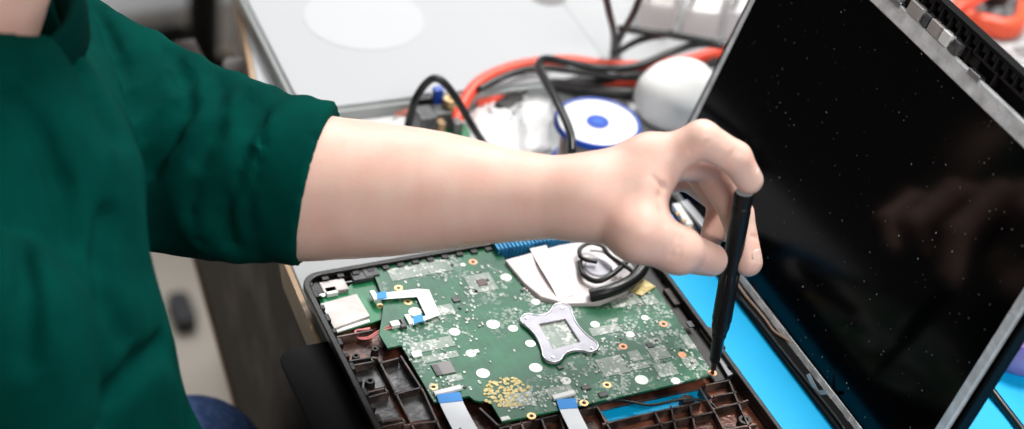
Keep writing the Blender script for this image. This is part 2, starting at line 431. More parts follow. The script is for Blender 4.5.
cab = thing('storage_bin', 'long pale grey storage bin on the floor behind the workbench', 'bin')
g0 = Vector(at(110, 62, FZ)); g1 = Vector(at(236, 44, FZ)); gt = (g1 - g0).normalized()
MG = Matrix.Translation(g0) @ Matrix.Rotation(math.atan2(gt.y, gt.x), 4, 'Z')
box('body', M['cabinet'], (-.25, .33, 0, .22, .0, .075), cab, bevel=.006, mtx=MG)
box('rim', M['cabinet'], (-.26, .34, -.01, .23, .075, .085), cab, bevel=.004, mtx=MG)
box('label_slot', M['darksteel'], (-.05, .10, -.004, .002, .02, .05), cab, mtx=MG)
ch = thing('office_chair', 'black office chair base standing behind the workbench corner', 'chair')
p = at(203, 118, FZ)
tube('gas_lift', M['blackm'], [(p[0], p[1], FZ + .08), (p[0], p[1], FZ + .50)], .022, ch, sm=0)
plate('seat', M['blackm'], rrect(p[0] - .12, p[0] + .3, p[1] - .05, p[1] + .35, .08), FZ + .50, FZ + .56, ch, bevel=.015)
for k in range(5):
    a = k * 2 * math.pi / 5 + .3; ex_, ey_ = p[0] + .14 * math.cos(a), p[1] + .14 * math.sin(a)
    tube('leg', M['blackm'], [(p[0], p[1], FZ + .09), (ex_, ey_, FZ + .062)], .015, ch, sm=0)
    turned('caster', M['blackm'], [(0, -.012), (.025, -.012), (.025, .012), (0, .012)], (ex_, ey_, FZ + .026), ch, 16, (math.sin(a), -math.cos(a), 0))
o = tube('wooden_rail', M['tin'], [at(228, 72, -.05), at(262, 67, -.04)], .012)
tag(o, 'short pale rail sticking out beside the workbench edge', 'rail')
p = at(182, 318, FZ)
o = plate('floor_pedal', M['shoe'], rrect(p[0] - .014, p[0] + .014, p[1] - .03, p[1] + .03, .01), FZ, FZ + .02, bevel=.006)
tag(o, 'small dark blue pedal lying on the beige floor below the workbench', 'pedal')

# black cover under the chassis corner
c = at(287, 366, .0)
bc = thing('black_cover', 'matt black rounded cover poking out from under the laptop chassis', 'cover')
pts = rrect(c[0] - .004, -.085, -.20, c[1] + .012, .012, corners=(0, 1, 0, 0))
plate('cover_sheet', M['blackm'], pts, .0, .0036, bc, bevel=.0008)

# blue repair mat
rm = thing('repair_mat', 'bright blue silicone repair mat under laptop chassis and screen', 'mat')
plate('mat_sheet', M['mat'], rrect(-.075, .40, -.40, .125, .012), .0, .0035, rm, bevel=.001)
bm = bmesh.new(); prism(bm, rrect(-.073, .398, -.398, .123, .011), .0035, .0048, [rrect(-.067, .392, -.392, .117, .009)]); fin('mat_border', bm, M['mat'], rm)

# ------------------------------------------------------------------ laptop chassis
XL, XR, YB, YF = -.147, .104, .112, -.255
ZB = .0055
la = thing('laptop_chassis', 'open black laptop base with brown ribbed interior on blue mat', 'laptop base')
def P2(px, py, z=.008): q = at(px, py, z); return (q[0], q[1])
holes = [
    [P2(599, 409), P2(701, 387), P2(713, 399), P2(686, 405), P2(609, 422)],
    [P2(677, 306), P2(683, 305), P2(699, 327), P2(693, 330)],
    circ(*P2(656, 270), .0022, 8), circ(*P2(664.5, 282), .0026, 8), circ(*P2(670.5, 288.5), .0020, 8),
]
plate('bottom_shell', M['chass'], rrect(XL + .007, XR - .001, YF + .007, YB - .006, .014), ZB, ZB + .0025, la, holes=holes)
bm = bmesh.new()
prism(bm, rrect(XL, XR, YF, YB, .014), .0140, .0195, [rrect(XL + .0045, XR - .0035, YF + .004, YB - .004, .011)])
prism(bm, rrect(XL + .0015, XR, YF + .0025, YB - .0015, .013), .0095, .0140, [rrect(XL + .0055, XR - .0035, YF + .005, YB - .005, .010)])
prism(bm, rrect(XL + .006, XR, YF + .006, YB - .005, .012), ZB, .0095, [rrect(XL + .009, XR - .0035, YF + .009, YB - .008, .010)])
fin('rim', bm, M['blackp'], la, bevel=.0008)
# knobbly clips along the inside of the rim
bm = bmesh.new()
for k in range(26):
    y = YB - .012 - k * .0125
    bx(bm, XL + .0045, XL + .0075, y, y + .004 + .003 * (k % 2), .012, .0185)
for k in range(16):
    x = XL + .015 + k * .011
    bx(bm, x, x + .005, YB - .008, YB - .004, .011, .018)
fin('rim_clips', bm, M['blackp'], la, bevel=.0004)
# raised ledge beside the board, with slots
ledge_holes = [[P2(677, 305, .012), P2(683, 303.5, .012), P2(700, 327, .012), P2(694, 330, .012)],
               circ(*P2(656, 270, .012), .0024, 8), circ(*P2(664.5, 282, .012), .0028, 8), circ(*P2(670.5, 288.5, .012), .0022, 8)]
plate('side_ledge', M['blackp'], [(.0865, .095), (.1005, .095), (.1005, -.060), (.0865, -.060)], .0105, .0125, la, holes=ledge_holes, bevel=.0004)
for (a, b) in (((664, 290), (680, 305)), ((700, 330), (712, 352))):
    q0 = P2(*a, .014); q1 = P2(*b, .014)
    box('ledge_block', M['rib'], (q0[0] - .001, q0[0] + .008, min(q0[1], q1[1]), max(q0[1], q1[1]), .0125, .0155), la, bevel=.0006)
def ribs(name, lines, z1=.0145, w=.0006, m='rib'):
    bm = bmesh.new()
    for ln in lines:
        pts = [Vector((*P2(*p, z1), 0)) for p in ln]
        pts = [Vector((min(max(v.x, XL + .004), XR - .004), v.y, 0)) for v in pts]
        pts = [v for i, v in enumerate(pts) if i == 0 or (v - pts[i - 1]).length > .0005]
        for a, b in zip(pts, pts[1:]):
            t = (b - a).normalized(); n_ = Vector((-t.y, t.x, 0)) * w; a2 = a - t * w * .5; b2 = b + t * w * .5
            prism(bm, [((a2 + n_).x, (a2 + n_).y), ((b2 + n_).x, (b2 + n_).y), ((b2 - n_).x, (b2 - n_).y), ((a2 - n_).x, (a2 - n_).y)], ZB + .002, z1)
    return fin(name, bm, M[m], la)
ribs('bay_ribs', [
    [(345, 361.5), (371, 357)], [(348, 366), (373, 361.5)], [(345, 361.5), (348, 366)], [(371, 357), (373, 361.5)],
    [(360.5, 394), (385, 388)], [(363, 398.5), (388, 392)], [(360.5, 394), (363, 398.5)], [(385, 388), (388, 392)],
    [(375, 423), (402, 418)], [(377, 428), (405, 422)], [(375, 423), (377, 428)], [(402, 418), (405, 422)],
    [(371, 357), (378, 358), (395, 391), (412, 424), (418, 440)], [(380, 363), (398, 358)], [(395, 394), (422, 387)],
    [(401, 356), (424, 392), (440, 428), (447, 450)], [(404, 425), (438, 421)], [(330, 338), (372, 330)], [(388, 440), (410, 436)],
    [(338, 338), (348, 366), (364, 399), (380, 436)]])
ribs('front_ribs', [
    [(447, 412), (470, 440)], [(452, 405), (462, 400)], [(480, 408), (498, 425), (510, 423), (512, 440)], [(500, 428), (560, 414), (596, 407)],
    [(520, 418), (527, 440)], [(540, 414), (548, 436)], [(596, 404), (614, 436)], [(603, 424), (640, 415), (700, 402)],
    [(612, 436), (660, 424), (712, 412)], [(655, 412), (662, 426)], [(706, 385), (729, 380)], [(729, 380), (742, 411), (752, 432)],
    [(700, 388), (716, 414), (730, 440)], [(716, 408), (742, 402), (748, 400)],
    [(671, 406), (676, 430)], [(690, 404), (697, 436)], [(722, 430), (756, 424)], [(560, 416), (566, 436)], [(714, 396), (736, 392)]])
# satin panels inside the bays
for k, q in enumerate(([(382, 366), (398, 361), (420, 387), (396, 392)], [(400, 397), (424, 391), (436, 418), (408, 422)], [(347, 370), (376, 366), (386, 386), (362, 391)], [(364, 401), (390, 396), (401, 417), (377, 421)])):
    plate('bay_panel', M['chassgrey'], [P2(*p, .009) for p in q], ZB + .0025, ZB + .0033, la)
for px, py, r in ((370, 381, .0030), (745, 420, .0042), (356, 356, .0024), (375, 349, .0022), (686, 398, .0032), (333, 303, .002)):
    q = at(px, py, .013)
    b_ = turned('screw_boss', M['blackp'], [(r * 1.25, ZB + .002), (r, .0135), (r * .55, .0135), (r * .5, .009), (0, .009)], (q[0], q[1], 0), la, 20)
q = P2(729, 366, .016)
hp = plate('hinge_plate', M['steel'], [P2(716, 356, .016), P2(724, 351, .016), P2(741, 371, .016), P2(728, 376, .016)], .0145, .0162, la, holes=[circ(*P2(731, 368, .016), .0024, 12)], bevel=.0003)
hp.data.materials[0] = mat('dull_metal', (.16, .16, .17), .4, .7)
tube('antenna_cable', M['cableb'], [at(*p) for p in ((560, 418, .012), (600, 404, .014), (622, 400, .012), (650, 405, .011), (684, 399, .016), (708, 402, .013), (716, 408, .012))], .0009, la, 8)
box('knob_clip', M['blackp'], (at(680, 400, .014)[0], at(691, 396, .014)[0], at(686, 402, .014)[1] - .002, at(686, 402, .014)[1] + .004, .008, .016), la, bevel=.001)
# ports at the back rim
q = at(338, 285, .016)
pl_ = box('audio_jack', M['tin'], (q[0] - .012, q[0] + .006, q[1] - .006, q[1] + .006, .009, .0165), la, bevel=.0008)
box('jack_housing', M['blackp'], (q[0] - .020, q[0] - .012, q[1] - .008, q[1] + .004, .009, .018), la, bevel=.001)
turned('screw', M['steel'], [(0, 0), (.0022, 0), (.0022, .0015), (0, .0020)], at(322, 296, .016), la, 12)

# small board with the card reader
cb = thing('card_reader_board', 'small green board with silver card reader at chassis corner', 'circuit board')
pts = [P2(*p, .0145) for p in ((319, 297), (327, 294), (350, 284), (358, 275), (372, 273), (384, 300), (381, 318), (369, 322), (333, 332))]
plate('board', M['pcb2'], pts, .0118, .0132, cb)
pts = [P2(*p, .0165) for p in ((320, 303), (357, 293), (370, 315), (334, 328))]
plate('card_slot', M['tin'], pts, .0132, .0162, cb, bevel=.0005)
plate('card_lip', M['whitep'], [P2(*p, .0145) for p in ((334, 329.5), (369, 318.5), (370, 321), (336, 332))], .0132, .0142, cb)
q = at(331, 289, .017)
box('connector', M['whitep'], (q[0] - .004, q[0] + .004, q[1] - .004, q[1] + .003, .0132, .0165), cb, bevel=.0004)
q = at(362, 273, .017)
box('connector', M['chip'], (q[0] - .008, q[0] + .007, q[1] - .006, q[1] + .005, .0132, .017), cb, bevel=.0006)
bm = bmesh.new(); lathe(bm, [(.0012, 0), (.0026, 0), (.0026, .0004), (.0012, .0004)], (*P2(380, 306, .0135), .0132), 18); fin('screw_ring', bm, M['gold'], cb)

# ------------------------------------------------------------------ motherboard
ZP = .0165
mb = thing('motherboard', 'large green motherboard with silver cross plate inside open chassis', 'motherboard')
outline_px = [(372, 270), (384, 300), (381, 322), (379, 334), (387.5, 348), (401, 345), (434, 402), (469, 396), (474, 400), (481, 401.5), (489, 400), (502, 422),
              (560, 410), (650, 390), (714, 374.5), (685, 330), (654, 284), (626, 292), (600, 300), (560, 304), (540, 302), (522, 285), (503, 256), (497, 246), (405, 256)]
plate('board', M['pcb'], [P2(*p, ZP) for p in outline_px], ZP - .0016, ZP, mb, bevel=.0002)
def W(px, py, z=ZP): return at(px, py, z)
pads = [(506, 277.6, 6.2), (473.6, 292, 4.6), (493, 324.5, 7.2), (513, 328.6, 5.2), (454.6, 332, 6), (530.4, 343.7, 5.5), (415, 312, 7), (471, 353.5, 5.5), (483, 373.5, 7),
        (535.7, 368, 7), (565.7, 381, 5.5), (595, 324.6, 5), (630, 334.7, 5), (641.5, 380, 7), (675.5, 381, 5), (535.6, 302, 5), (645, 318, 4.2), (463, 265, 3), (598, 349, 2)]
for px, py, r in pads:
    q = W(px, py); turned('solder_pad', M['padwhite'], [(0, .0003), (r * .64e-3, .0003), (r * .64e-3, 0), (0, 0)], q, mb, 24)
for px, py, mm in ((584, 403, 'gold'), (531.5, 416, 'gold'), (607, 385, 'gold'), (623, 346.6, 'copper'), (663.5, 324, 'copper'), (712.5, 373, 'copper'), (408, 302, 'gold'), (398.5, 288, 'gold'), (433.5, 387, 'gold'), (473, 262, 'copper'), (578, 303, 'copper')):
    q = W(px, py)
    r_ = turned('screw_hole', M[mm], [(.0014, .0002), (.0030, .0002), (.0031, 0), (.0014, 0)], q, mb, 20)
    turned('hole', M['hole'], [(0, .00015), (.0015, .00015), (.0015, 0), (0, 0)], q, r_, 14)
turned('copper_disc', M['copper'], [(0, .0006), (.0028, .0005), (.0032, 0), (0, 0)], W(682, 355), mb, 20)
# footprints and chips aligned with the board
def chip(name, px, py, w, d, h, m, z=ZP, bevel=.0002, a=0):
    q = W(px, py, z); mt = Matrix.Translation(q) @ Matrix.Rotation(a, 4, 'Z')
    return box(name, m, (-w / 2, w / 2, -d / 2, d / 2, 0, h), mb, bevel=bevel, mtx=mt)
chip('controller_chip', 443, 369, .0135, .0115, .0010, M['chipgrey'])
chip('chip_dark_end', 437, 371, .0045, .0105, .0011, M['chip'])  # darker block over one end of the controller chip
fps = [(481, 283, .019, .019), (612.6, 366, .019, .017), (659, 353, .013, .012), (666, 370, .014, .012), (655, 341, .008, .006), (432, 345, .03, .010), (440, 357, .025, .006),
       (420, 270, .045, .013), (445, 310, .012, .010), (560, 392, .018, .010), (635, 356, .008, .010), (605, 330, .022, .008), (624, 300, .022, .013), (520, 400, .018, .012), (640, 366, .012, .006), (688, 342, .006, .014), (690, 362, .010, .010), (650, 300, .010, .010), (455, 378, .010, .006)]
for px, py, w, d in fps: chip('chip_footprint', px, py, w, d, .0003, M['footprint'], bevel=0)
chip('processor_die', 482, 283, .0065, .0065, .0010, mat('die_brown', (.09, .05, .04), .3))
for px, py, w, d in ((371, 273, .010, .008), (586, 388, .006, .004), (603, 395, .006, .004), (533, 277, .006, .004), (456, 300, .005, .005), (650, 346, .005, .004), (690, 325, .004, .006), (560, 368, .004, .003)):
    chip('chip', px, py, w, d, .0011, M['chip'])
chip('white_block', 416.5, 355, .0065, .0055, .0012, M['padwhite'])
chip('white_block', 505, 419, .006, .003, .001, M['padwhite'])
chip('white_block', 476, 352, .004, .003, .001, M['padwhite'])
# yellow residue patch
rp = random.Random(3); bm = bmesh.new()
for k in range(110):
    a = rp.uniform(0, 6.28); rr = math.sqrt(rp.random())
    q = W(506 + 24 * rr * math.cos(a), 393 + 15 * rr * math.sin(a))
    n_ = 7; r0 = rp.uniform(.0009, .0020)
    prism(bm, [(q[0] + r0 * rp.uniform(.5, 1.2) * math.cos(6.283 * i / n_), q[1] + r0 * rp.uniform(.5, 1.2) * math.sin(6.283 * i / n_)) for i in range(n_)], ZP - .0001, ZP + rp.uniform(.0002, .0007))
fin('flux_residue', bm, M['residue'], mb)
# tiny components: the larger ones as parts, the dust of small ones as one
rs = random.Random(11)
zones = [(430, 352, 34, 20), (440, 310, 30, 16), (425, 272, 50, 10), (482, 283, 26, 18), (600, 345, 30, 20), (612, 366, 24, 14), (640, 330, 30, 22), (664, 350, 24, 22), (560, 385, 22, 14), (580, 400, 36, 7), (628, 300, 22, 10), (690, 358, 14, 18), (520, 404, 24, 10), (470, 318, 22, 16), (450, 385, 26, 8), (545, 290, 16, 6)]
meshes = []
for k, (mm, s) in enumerate(((M['tin'], (.0018, .0010, .0008)), (M['chipgrey'], (.0016, .0010, .0008)), (M['padwhite'], (.0013, .0009, .0004)), (M['chip'], (.0022, .0015, .0009)))):
    bm = bmesh.new(); bx(bm, -s[0] / 2, s[0] / 2, -s[1] / 2, s[1] / 2, 0, s[2]); me = bpy.data.meshes.new('capacitor'); bmesh.ops.recalc_face_normals(bm, faces=bm.faces[:]); bm.to_mesh(me); bm.free(); me.materials.append(mm); meshes.append(me)
def pt_in(poly, x, y):
    c_ = False
    for i in range(len(poly)):
        (x1, y1), (x2, y2) = poly[i], poly[i - 1]
        if (y1 > y) != (y2 > y) and x < (x2 - x1) * (y - y1) / (y2 - y1) + x1: c_ = not c_
    return c_
npl = 0
while npl < 98:
    z_ = zones[npl % len(zones)]; px = rs.gauss(z_[0], z_[2] * .45); py = rs.gauss(z_[1], z_[3] * .45)
    if not pt_in(outline_px, px, py) or (518 < px < 600 and 303 < py < 362): continue
    o = bpy.data.objects.new('capacitor', meshes[rs.choice((0, 0, 1, 2, 2, 3))]); COL.objects.link(o); o.parent = mb
    o.location = W(px, py); o.rotation_euler = (0, 0, rs.choice((0, math.pi / 2))); npl += 1
bm = bmesh.new(); cnt = 0
while cnt < 420:
    if rs.random() < .75: z_ = rs.choice(zones); px = rs.gauss(z_[0], z_[2] * .6); py = rs.gauss(z_[1], z_[3] * .6)
    else: px = rs.uniform(400, 712); py = rs.uniform(250, 418)
    if not pt_in(outline_px, px, py) or (516 < px < 602 and 300 < py < 364): continue
    q = W(px, py); s = rs.uniform(.0004, .0009); t_ = s * rs.choice((1, 1.8)); bx(bm, q[0] - s, q[0] + s, q[1] - t_, q[1] + t_, ZP - .0001, ZP + rs.uniform(.0002, .0006)); cnt += 1
sd = fin('surface_components', bm, mat('solder_grey', (.26, .30, .26), .4, .2, (.50, .53, .49), 400, .4, .6), mb); sd['kind'] = 'stuff'

# silver cross plate
def cross_outline():
    C_ = [W(*p, ZP + .002) for p in ((522, 317), (563, 304), (597, 349), (551, 362))]  # lobes
    cxm = sum(c[0] for c in C_) / 4; cym = sum(c[1] for c in C_) / 4
    out = []
    n = 4
    for i in range(4):
        a = Vector(C_[i][:2]); b = Vector(C_[(i + 1) % 4][:2]); p_ = Vector(C_[i - 1][:2]); ctr = Vector((cxm, cym))
        # rounded lobe
        u = (a - ctr).normalized(); ang = math.atan2(u.y, u.x)
        for k in range(-3, 4):
            t = ang - k * .42 * 1.0
            out.append((a.x - u.x * .0060 + .0068 * math.cos(t), a.y - u.y * .0060 + .0068 * math.sin(t)))
        # concave side towards next
        mid = (a + b) / 2; inn = mid + (ctr - mid) * (.17 if i in (0, 2) else .02)
        s0 = Vector(out[-1]); u2 = (b - ctr).normalized(); a2 = math.atan2(u2.y, u2.x)
        s1 = Vector((b.x - u2.x * .0060 + .0068 * math.cos(a2 + 3 * .42), b.y - u2.y * .0060 + .0068 * math.sin(a2 + 3 * .42)))
        for k in range(1, 12):
            t = k / 12; base = s0.lerp(s1, t); w = math.sin(math.pi * t) ** .8
            out.append(tuple(base + (inn - (s0 + s1) / 2) * w))
    return out, (cxm, cym)
xo, (xc, yc) = cross_outline()
hole = [P2(*p, ZP + .002) for p in ((539, 324), (565, 319), (580, 342), (553, 349))]
bp_ = plate('backplate', M['silver'], xo, ZP + .0004, ZP + .0024, mb, holes=[hole], bevel=.0005)
bm = bmesh.new()
edge = [Vector((x, y, ZP + .0024)) for x, y in xo]; ins = [e + (Vector((xc, yc, e.z)) - e).normalized() * .0006 for e in edge]
sweep(bm, ins + [ins[0]], .0007, 6); fin('raised_rim', bm, M['steel'], bp_, smooth=True)
plate('socket_pads', M['footprint'], hole, ZP, ZP + .0004, mb)
for px, py in ((526, 318), (562, 308), (592, 348), (553, 357)):
    turned('rivet', M['steel'], [(0, .0008), (.0011, .0006), (.0014, 0), (0, 0)], W(px, py, ZP + .0024), bp_, 14)

# ribbon cables
def flat_cable(conn, stiff, cable, w, side, name='ribbon_cable'):
    """conn/stiff/cable given as pixel anchors with heights"""
    q = W(conn[0], conn[1], ZP); a = conn[2]
    mt = Matrix.Translation(q) @ Matrix.Rotation(a, 4, 'Z')
    c_ = box('ribbon_socket', M['whitep'], (-w / 2 - .002, w / 2 + .002, -.0018, .0018, 0, .0022), mb, bevel=.0003, mtx=mt)
    bm = bmesh.new(); pts = spline([at(*p) for p in cable], 6); ribbon(bm, pts, w, .0003, side); rb = fin(name, bm, M['ribbon'], mb)
    bm = bmesh.new(); ribbon(bm, spline([at(*p) for p in stiff], 3), w + .0004, .0007, side); st = fin('stiffener', bm, M['bluetab'], rb); st['label'] = 'blue stiffener tab'
    return rb
flat_cable((447.5, 392, .05), [(448, 393.5, ZP + .0016), (451, 402, ZP + .0018)], [(448, 394, ZP + .001), (452, 404, ZP + .0015), (460, 420, ZP), (468, 434, .012), (480, 452, .01)], .0150, (1, .05, 0))
flat_cable((563.5, 396.5, .05), [(565.5, 399, ZP + .0016), (568.5, 408.5, ZP + .0018)], [(566, 400, ZP + .001), (570, 412, ZP + .0015), (576, 424, ZP), (584, 440, .012), (592, 456, .01)], .0120, (1, .05, 0))
# ribbon folded between small board and motherboard
q = W(374, 297); box('ribbon_socket', M['whitep'], (q[0] - .0018, q[0] + .0018, q[1] - .005, q[1] + .005, 0 + ZP, ZP + .002), mb, bevel=.0003)
q = W(409, 321); box('ribbon_socket', M['whitep'], (q[0] - .0018, q[0] + .0018, q[1] - .005, q[1] + .005, ZP, ZP + .002), mb, bevel=.0003)
bm = bmesh.new()
z1 = ZP + .0022
poly = [P2(*p, z1) for p in ((376, 300), (376, 294), (418, 289), (429, 290), (440, 315), (413, 325), (412, 319), (426, 316), (417, 297))]
prism(bm, poly, z1, z1 + .0003)
rb = fin('ribbon_cable', bm, M['ribbon'], mb)
for pp in (((377, 300), (377, 293.5), (386, 292), (387, 298.5)), ((414, 324.5), (413, 317), (422, 315), (424, 321.5))):
    s = plate('stiffener', M['bluetab'], [P2(*p, z1) for p in pp], z1 + .0003, z1 + .0008, rb); s['label'] = 'blue stiffener tab'
# pink wire pair
q = W(396, 326); box('wire_plug', M['whitep'], (q[0] - .004, q[0] + .004, q[1] - .0025, q[1] + .0025, ZP, ZP + .003), mb, bevel=.0003)
q = W(402, 326); box('wire_plug_socket', M['chip'], (q[0] - .002, q[0] + .002, q[1] - .004, q[1] + .004, ZP, ZP + .003), mb, bevel=.0003)
for dz in (0, 2.2):
    tube('plug_wire', M['wire_pink'], [at(393, 325 + dz, .018), at(380, 330 + dz, .015), at(368, 337 + dz * .8, .012), at(358, 337 + dz * .5, .011), at(356 - dz * .4, 331, .012), at(362, 330 - dz * .3, .013), at(370, 329 - dz * .5, .013)], .00055, mb, 6)

# cooling fan under a clear film, beside the board
fan = thing('laptop_fan', 'laptop fan under glossy pinkish white film by the motherboard', 'fan')
film_px = [(505, 259), (560, 244), (584, 240), (606, 243), (628, 258), (640, 274), (628, 290), (600, 302), (566, 303), (541, 296), (524, 282)]
bm = bmesh.new(); prism(bm, [P2(*p, .020) for p in film_px], .0135, .0195); fin('housing', bm, M['film'], fan, bevel=.0008)
bm = bmesh.new()
pts = [at(538, 247, .0196), at(546, 262, .0225), at(557, 280, .0225), at(566, 297, .0196)]
ribbon(bm, spline(pts, 6), .012, .0004, (1, .2, .1)); fin('film_fold', bm, M['whitep'], fan)
q = at(598, 268, .0195)
hubo = turned('hub', M['silver'], [(0, .0012), (.009, .0012), (.0105, 0), (0, 0)], q, fan, 28)
tube('cable_bundle', M['cableb'], [at(590, 296, .022), at(606, 292, .025), at(622, 286, .026), at(636, 277, .026), (at(645, 262, .028)), at(640, 250, .03)], .0046, fan, 10)
tube('cable_loop', M['cableb'], [at(597, 262, .024), at(582, 258, .025), at(580, 249, .026), at(590, 243, .027), at(602, 246, .028), at(610, 256, .028), at(628, 268, .028), at(638, 276, .027)], .0016, fan, 8)
tube('cable_loop', M['cableb'], [at(580, 262, .022), at(583, 274, .024), at(596, 281, .024), at(610, 276, .026), at(626, 262, .027), at(634, 248, .03)], .0020, fan, 8)
tube('fan_wire', M['whitep'], [at(590, 250, .025), at(604, 252, .026), at(616, 262, .026), at(622, 268, .026)], .0012, fan, 8)
plate('pull_tab', M['residue'], [P2(*p, .02) for p in ((631, 289), (645, 277), (656, 284), (642, 293))], .0172, .0178, fan)
bh = thing('heat_sink', 'blue finned heat sink strip along the chassis back under forearm', 'heat sink')
a = Vector(at(497, 251, .019)); b = Vector(at(580, 236, .019)); t = (b - a).normalized(); L = (b - a).length
mt = Matrix.Translation(a) @ Matrix.Rotation(math.atan2(t.y, t.x), 4, 'Z')
box('core', M['bluehose'], (0, L, -.001, .012, -.008, .001), bh, mtx=mt)
bm = bmesh.new()
for k in range(22): bx(bm, k * L / 22, k * L / 22 + .0012, -.002, .013, -.008, .003, mtx=mt)
fin('cooling_fins', bm, M['bluehose'], bh)

# connector block seen through the fingers
hb = thing('hinge_bracket', 'silver hinge bracket at the chassis corner seen between the fingers', 'bracket')
def obox(name, m, p0, p1, w, h, par, z):
    a = Vector(at(*p0, z)); b = Vector(at(*p1, z)); t = (b - a); ang = math.atan2(t.y, t.x)
    return box(name, m, (0, t.length, -w / 2, w / 2, -h, 0), par, bevel=.0006, mtx=Matrix.Translation(a) @ Matrix.Rotation(ang, 4, 'Z'))
obox('arm', M['steel'], (684, 200), (708, 228), .006, .004, hb, .024)
obox('arm', M['whitep'], (676, 203), (690, 224), .006, .005, hb, .022)
obox('base', M['chip'], (660, 236), (700, 222), .010, .010, hb, .018)
obox('blue_socket', M['bluetab'], (668, 214), (674, 224), .006, .006, hb, .018)
for k in range(3):
    turned('rivet', M['gold'], [(0, .001), (.0015, .0008), (.002, 0)], at(678 + 6 * k, 214 + 7 * k, .0235), hb, 12)
plate('backing', M['blackm'], [P2(*p, .004) for p in ((655, 240), (650, 190), (700, 170), (735, 205), (720, 245))], .005, .008, hb)

# ------------------------------------------------------------------ screen
LX, LY, LW, LH, TILT = .1607, .156, .3325, .2185, .289
sc_ = thing('laptop_screen', 'black dusty laptop display standing open behind the chassis', 'display', loc=(0, 0, 0))
uu = Vector((0, -1, 0)); vv = Vector((math.sin(TILT), 0, math.cos(TILT))); nn = vv.cross(uu)  # normal
nn = uu.cross(vv); nn = -nn if nn.x > 0 else nn
org = Vector((LX, LY, .012))
ML = Matrix([[uu.x, vv.x, nn.x, org.x], [uu.y, vv.y, nn.y, org.y], [uu.z, vv.z, nn.z, org.z], [0, 0, 0, 1]])
def lbox(name, m, b, par=sc_, bevel=0.0): return box(name, m, b, par, bevel=bevel, mtx=ML)
lcd = lbox('panel_glass', M['lcd'], (0, LW, 0, LH, -.0025, 0))
# metal frame of the panel
lbox('panel_side_rail', M['foil'], (-.0045, 0, -.004, LH + .004, -.0035, .0004), lcd, .0005)
lbox('panel_top_rail', M['foil'], (-.0045, LW + .004, LH, LH + .0125, -.0045, -.0002), lcd, .001)
lbox('panel_side_rail', M['foil'], (LW, LW + .0072, -.004, LH, -.0035, .0006), lcd, .0008)
bm = bmesh.new(); rr_ = random.Random(5)
n = 60
for k in range(n):
    x0 = LW * k / n; x1 = LW * (k + 1) / n; w = .0075 + rr_.uniform(-.0008, .0008)
    bx(bm, x0, x1, -w, 0, -.0035, .0006 + rr_.uniform(0, .0005), mtx=ML)
fin('foil_tape', bm, M['foil'], lcd)
# rivet-like clips on the rails
for px in (.03, .12, .21, .30):
    lbox('rail_clip', M['steel'], (px, px + .012, LH + .010, LH + .0145, -.0045, .0008), lcd, .0005)
# back shell
bm = bmesh.new(); prism(bm, rrect(-.0085, LW + .0135, -.0082, LH + .034, .010), -.0105, -.0080, mtx=ML); sh = fin('back_shell', bm, M['blackm'], sc_, bevel=.001)
bm = bmesh.new(); prism(bm, rrect(-.0085, LW + .0135, -.0082, LH + .034, .010), -.0082, -.001, [rrect(-.0065, LW + .0112, -.0062, LH + .031, .008)], mtx=ML); fin('shell_rim', bm, M['blackm'], sc_, bevel=.0006)
# clips and circuit strip along the top of the shell
bm = bmesh.new()
for k in range(34):
    x = .004 + k * .0100; bx(bm, x, x + .0012, LH + .0225, LH + .031, -.0082, -.002, mtx=ML)
    bx(bm, x + .004, x + .0075, LH + .026, LH + .031, -.0082, -.004, mtx=ML)
bx(bm, 0, LW + .011, LH + .0205, LH + .0222, -.0082, -.0045, mtx=ML)
fin('shell_clips', bm, mat('clip_black', (.012, .012, .013), .4), sc_)
cbm = lbox('camera_board', M['blackp'], (.02, .21, LH + .0135, LH + .0195, -.0075, -.0055))
for x0, x1, mm in ((.138, .152, 'tin'), (.155, .160, 'chip'), (.162, .176, 'tin'), (.173, .184, 'whitep'), (.187, .194, 'chip'), (.12, .128, 'chipgrey'), (.10, .112, 'steel')):
    lbox('board_part', M[mm], (x0, x1, LH + .0128, LH + .0215, -.0055, .0005), cbm, .0004)
for x0 in (.055, .168, .182, .200, .228, .262): lbox('shell_rib', M['blackp'], (x0, x0 + .0012, LH + .0125, LH + .023, -.0080, -.0030), sc_)
# thin brown wires and tape by the lower edge
def lp(x, y, z): return tuple(ML @ Vector((x, y, z)))
tube('lid_wire', mat('wire_brown', (.36, .24, .18), .4), [at(*p) for p in ((735, 280, .012), (746, 296, .0095), (757, 309, .009), (766, 320, .009), (774, 331, .009), (786, 339, .009), (797, 348, .010))], .0009, sc_, 6)
tube('lid_wire', M['blackp'], [at(*p) for p in ((740, 298, .009), (760, 322, .009), (782, 350, .009), (806, 380, .009), (838, 420, .009), (850, 440, .009))], .0012, sc_, 6)
bm = bmesh.new(); ribbon(bm, spline([at(808, 374, .016), at(813, 384, .012), at(818, 392, .010), at(826, 392, .015)], 5), .003, .0004, tuple(vv)); fin('loose_tape', bm, M['tin'], sc_)
# lower plastic edge lying over the mat
bm = bmesh.new()
for k in range(30):
    x = .004 + k * .011; bx(bm, x, x + .004, -.0078, -.005, -.008, -.001 + .001 * (k % 3), mtx=ML)
fin('lower_clips', bm, M['blackp'], sc_)
for x in (.03, .28): lbox('hinge', M['darksteel'], (x, x + .03, -.0065, .004, -.016, -.008), sc_, .001)
# stand block that carries the screen
box('rest_foot', M['blackm'], (.1475, .215, -.19, .165, .0049, .0078), sc_, bevel=.001)
tube('cable', M['cableb'], [at(975, 372, .01), at(985, 382, .008), at(1005, 408, .006), at(1022, 430, .006), at(1040, 455, .006)], .0028, sc_, 8)

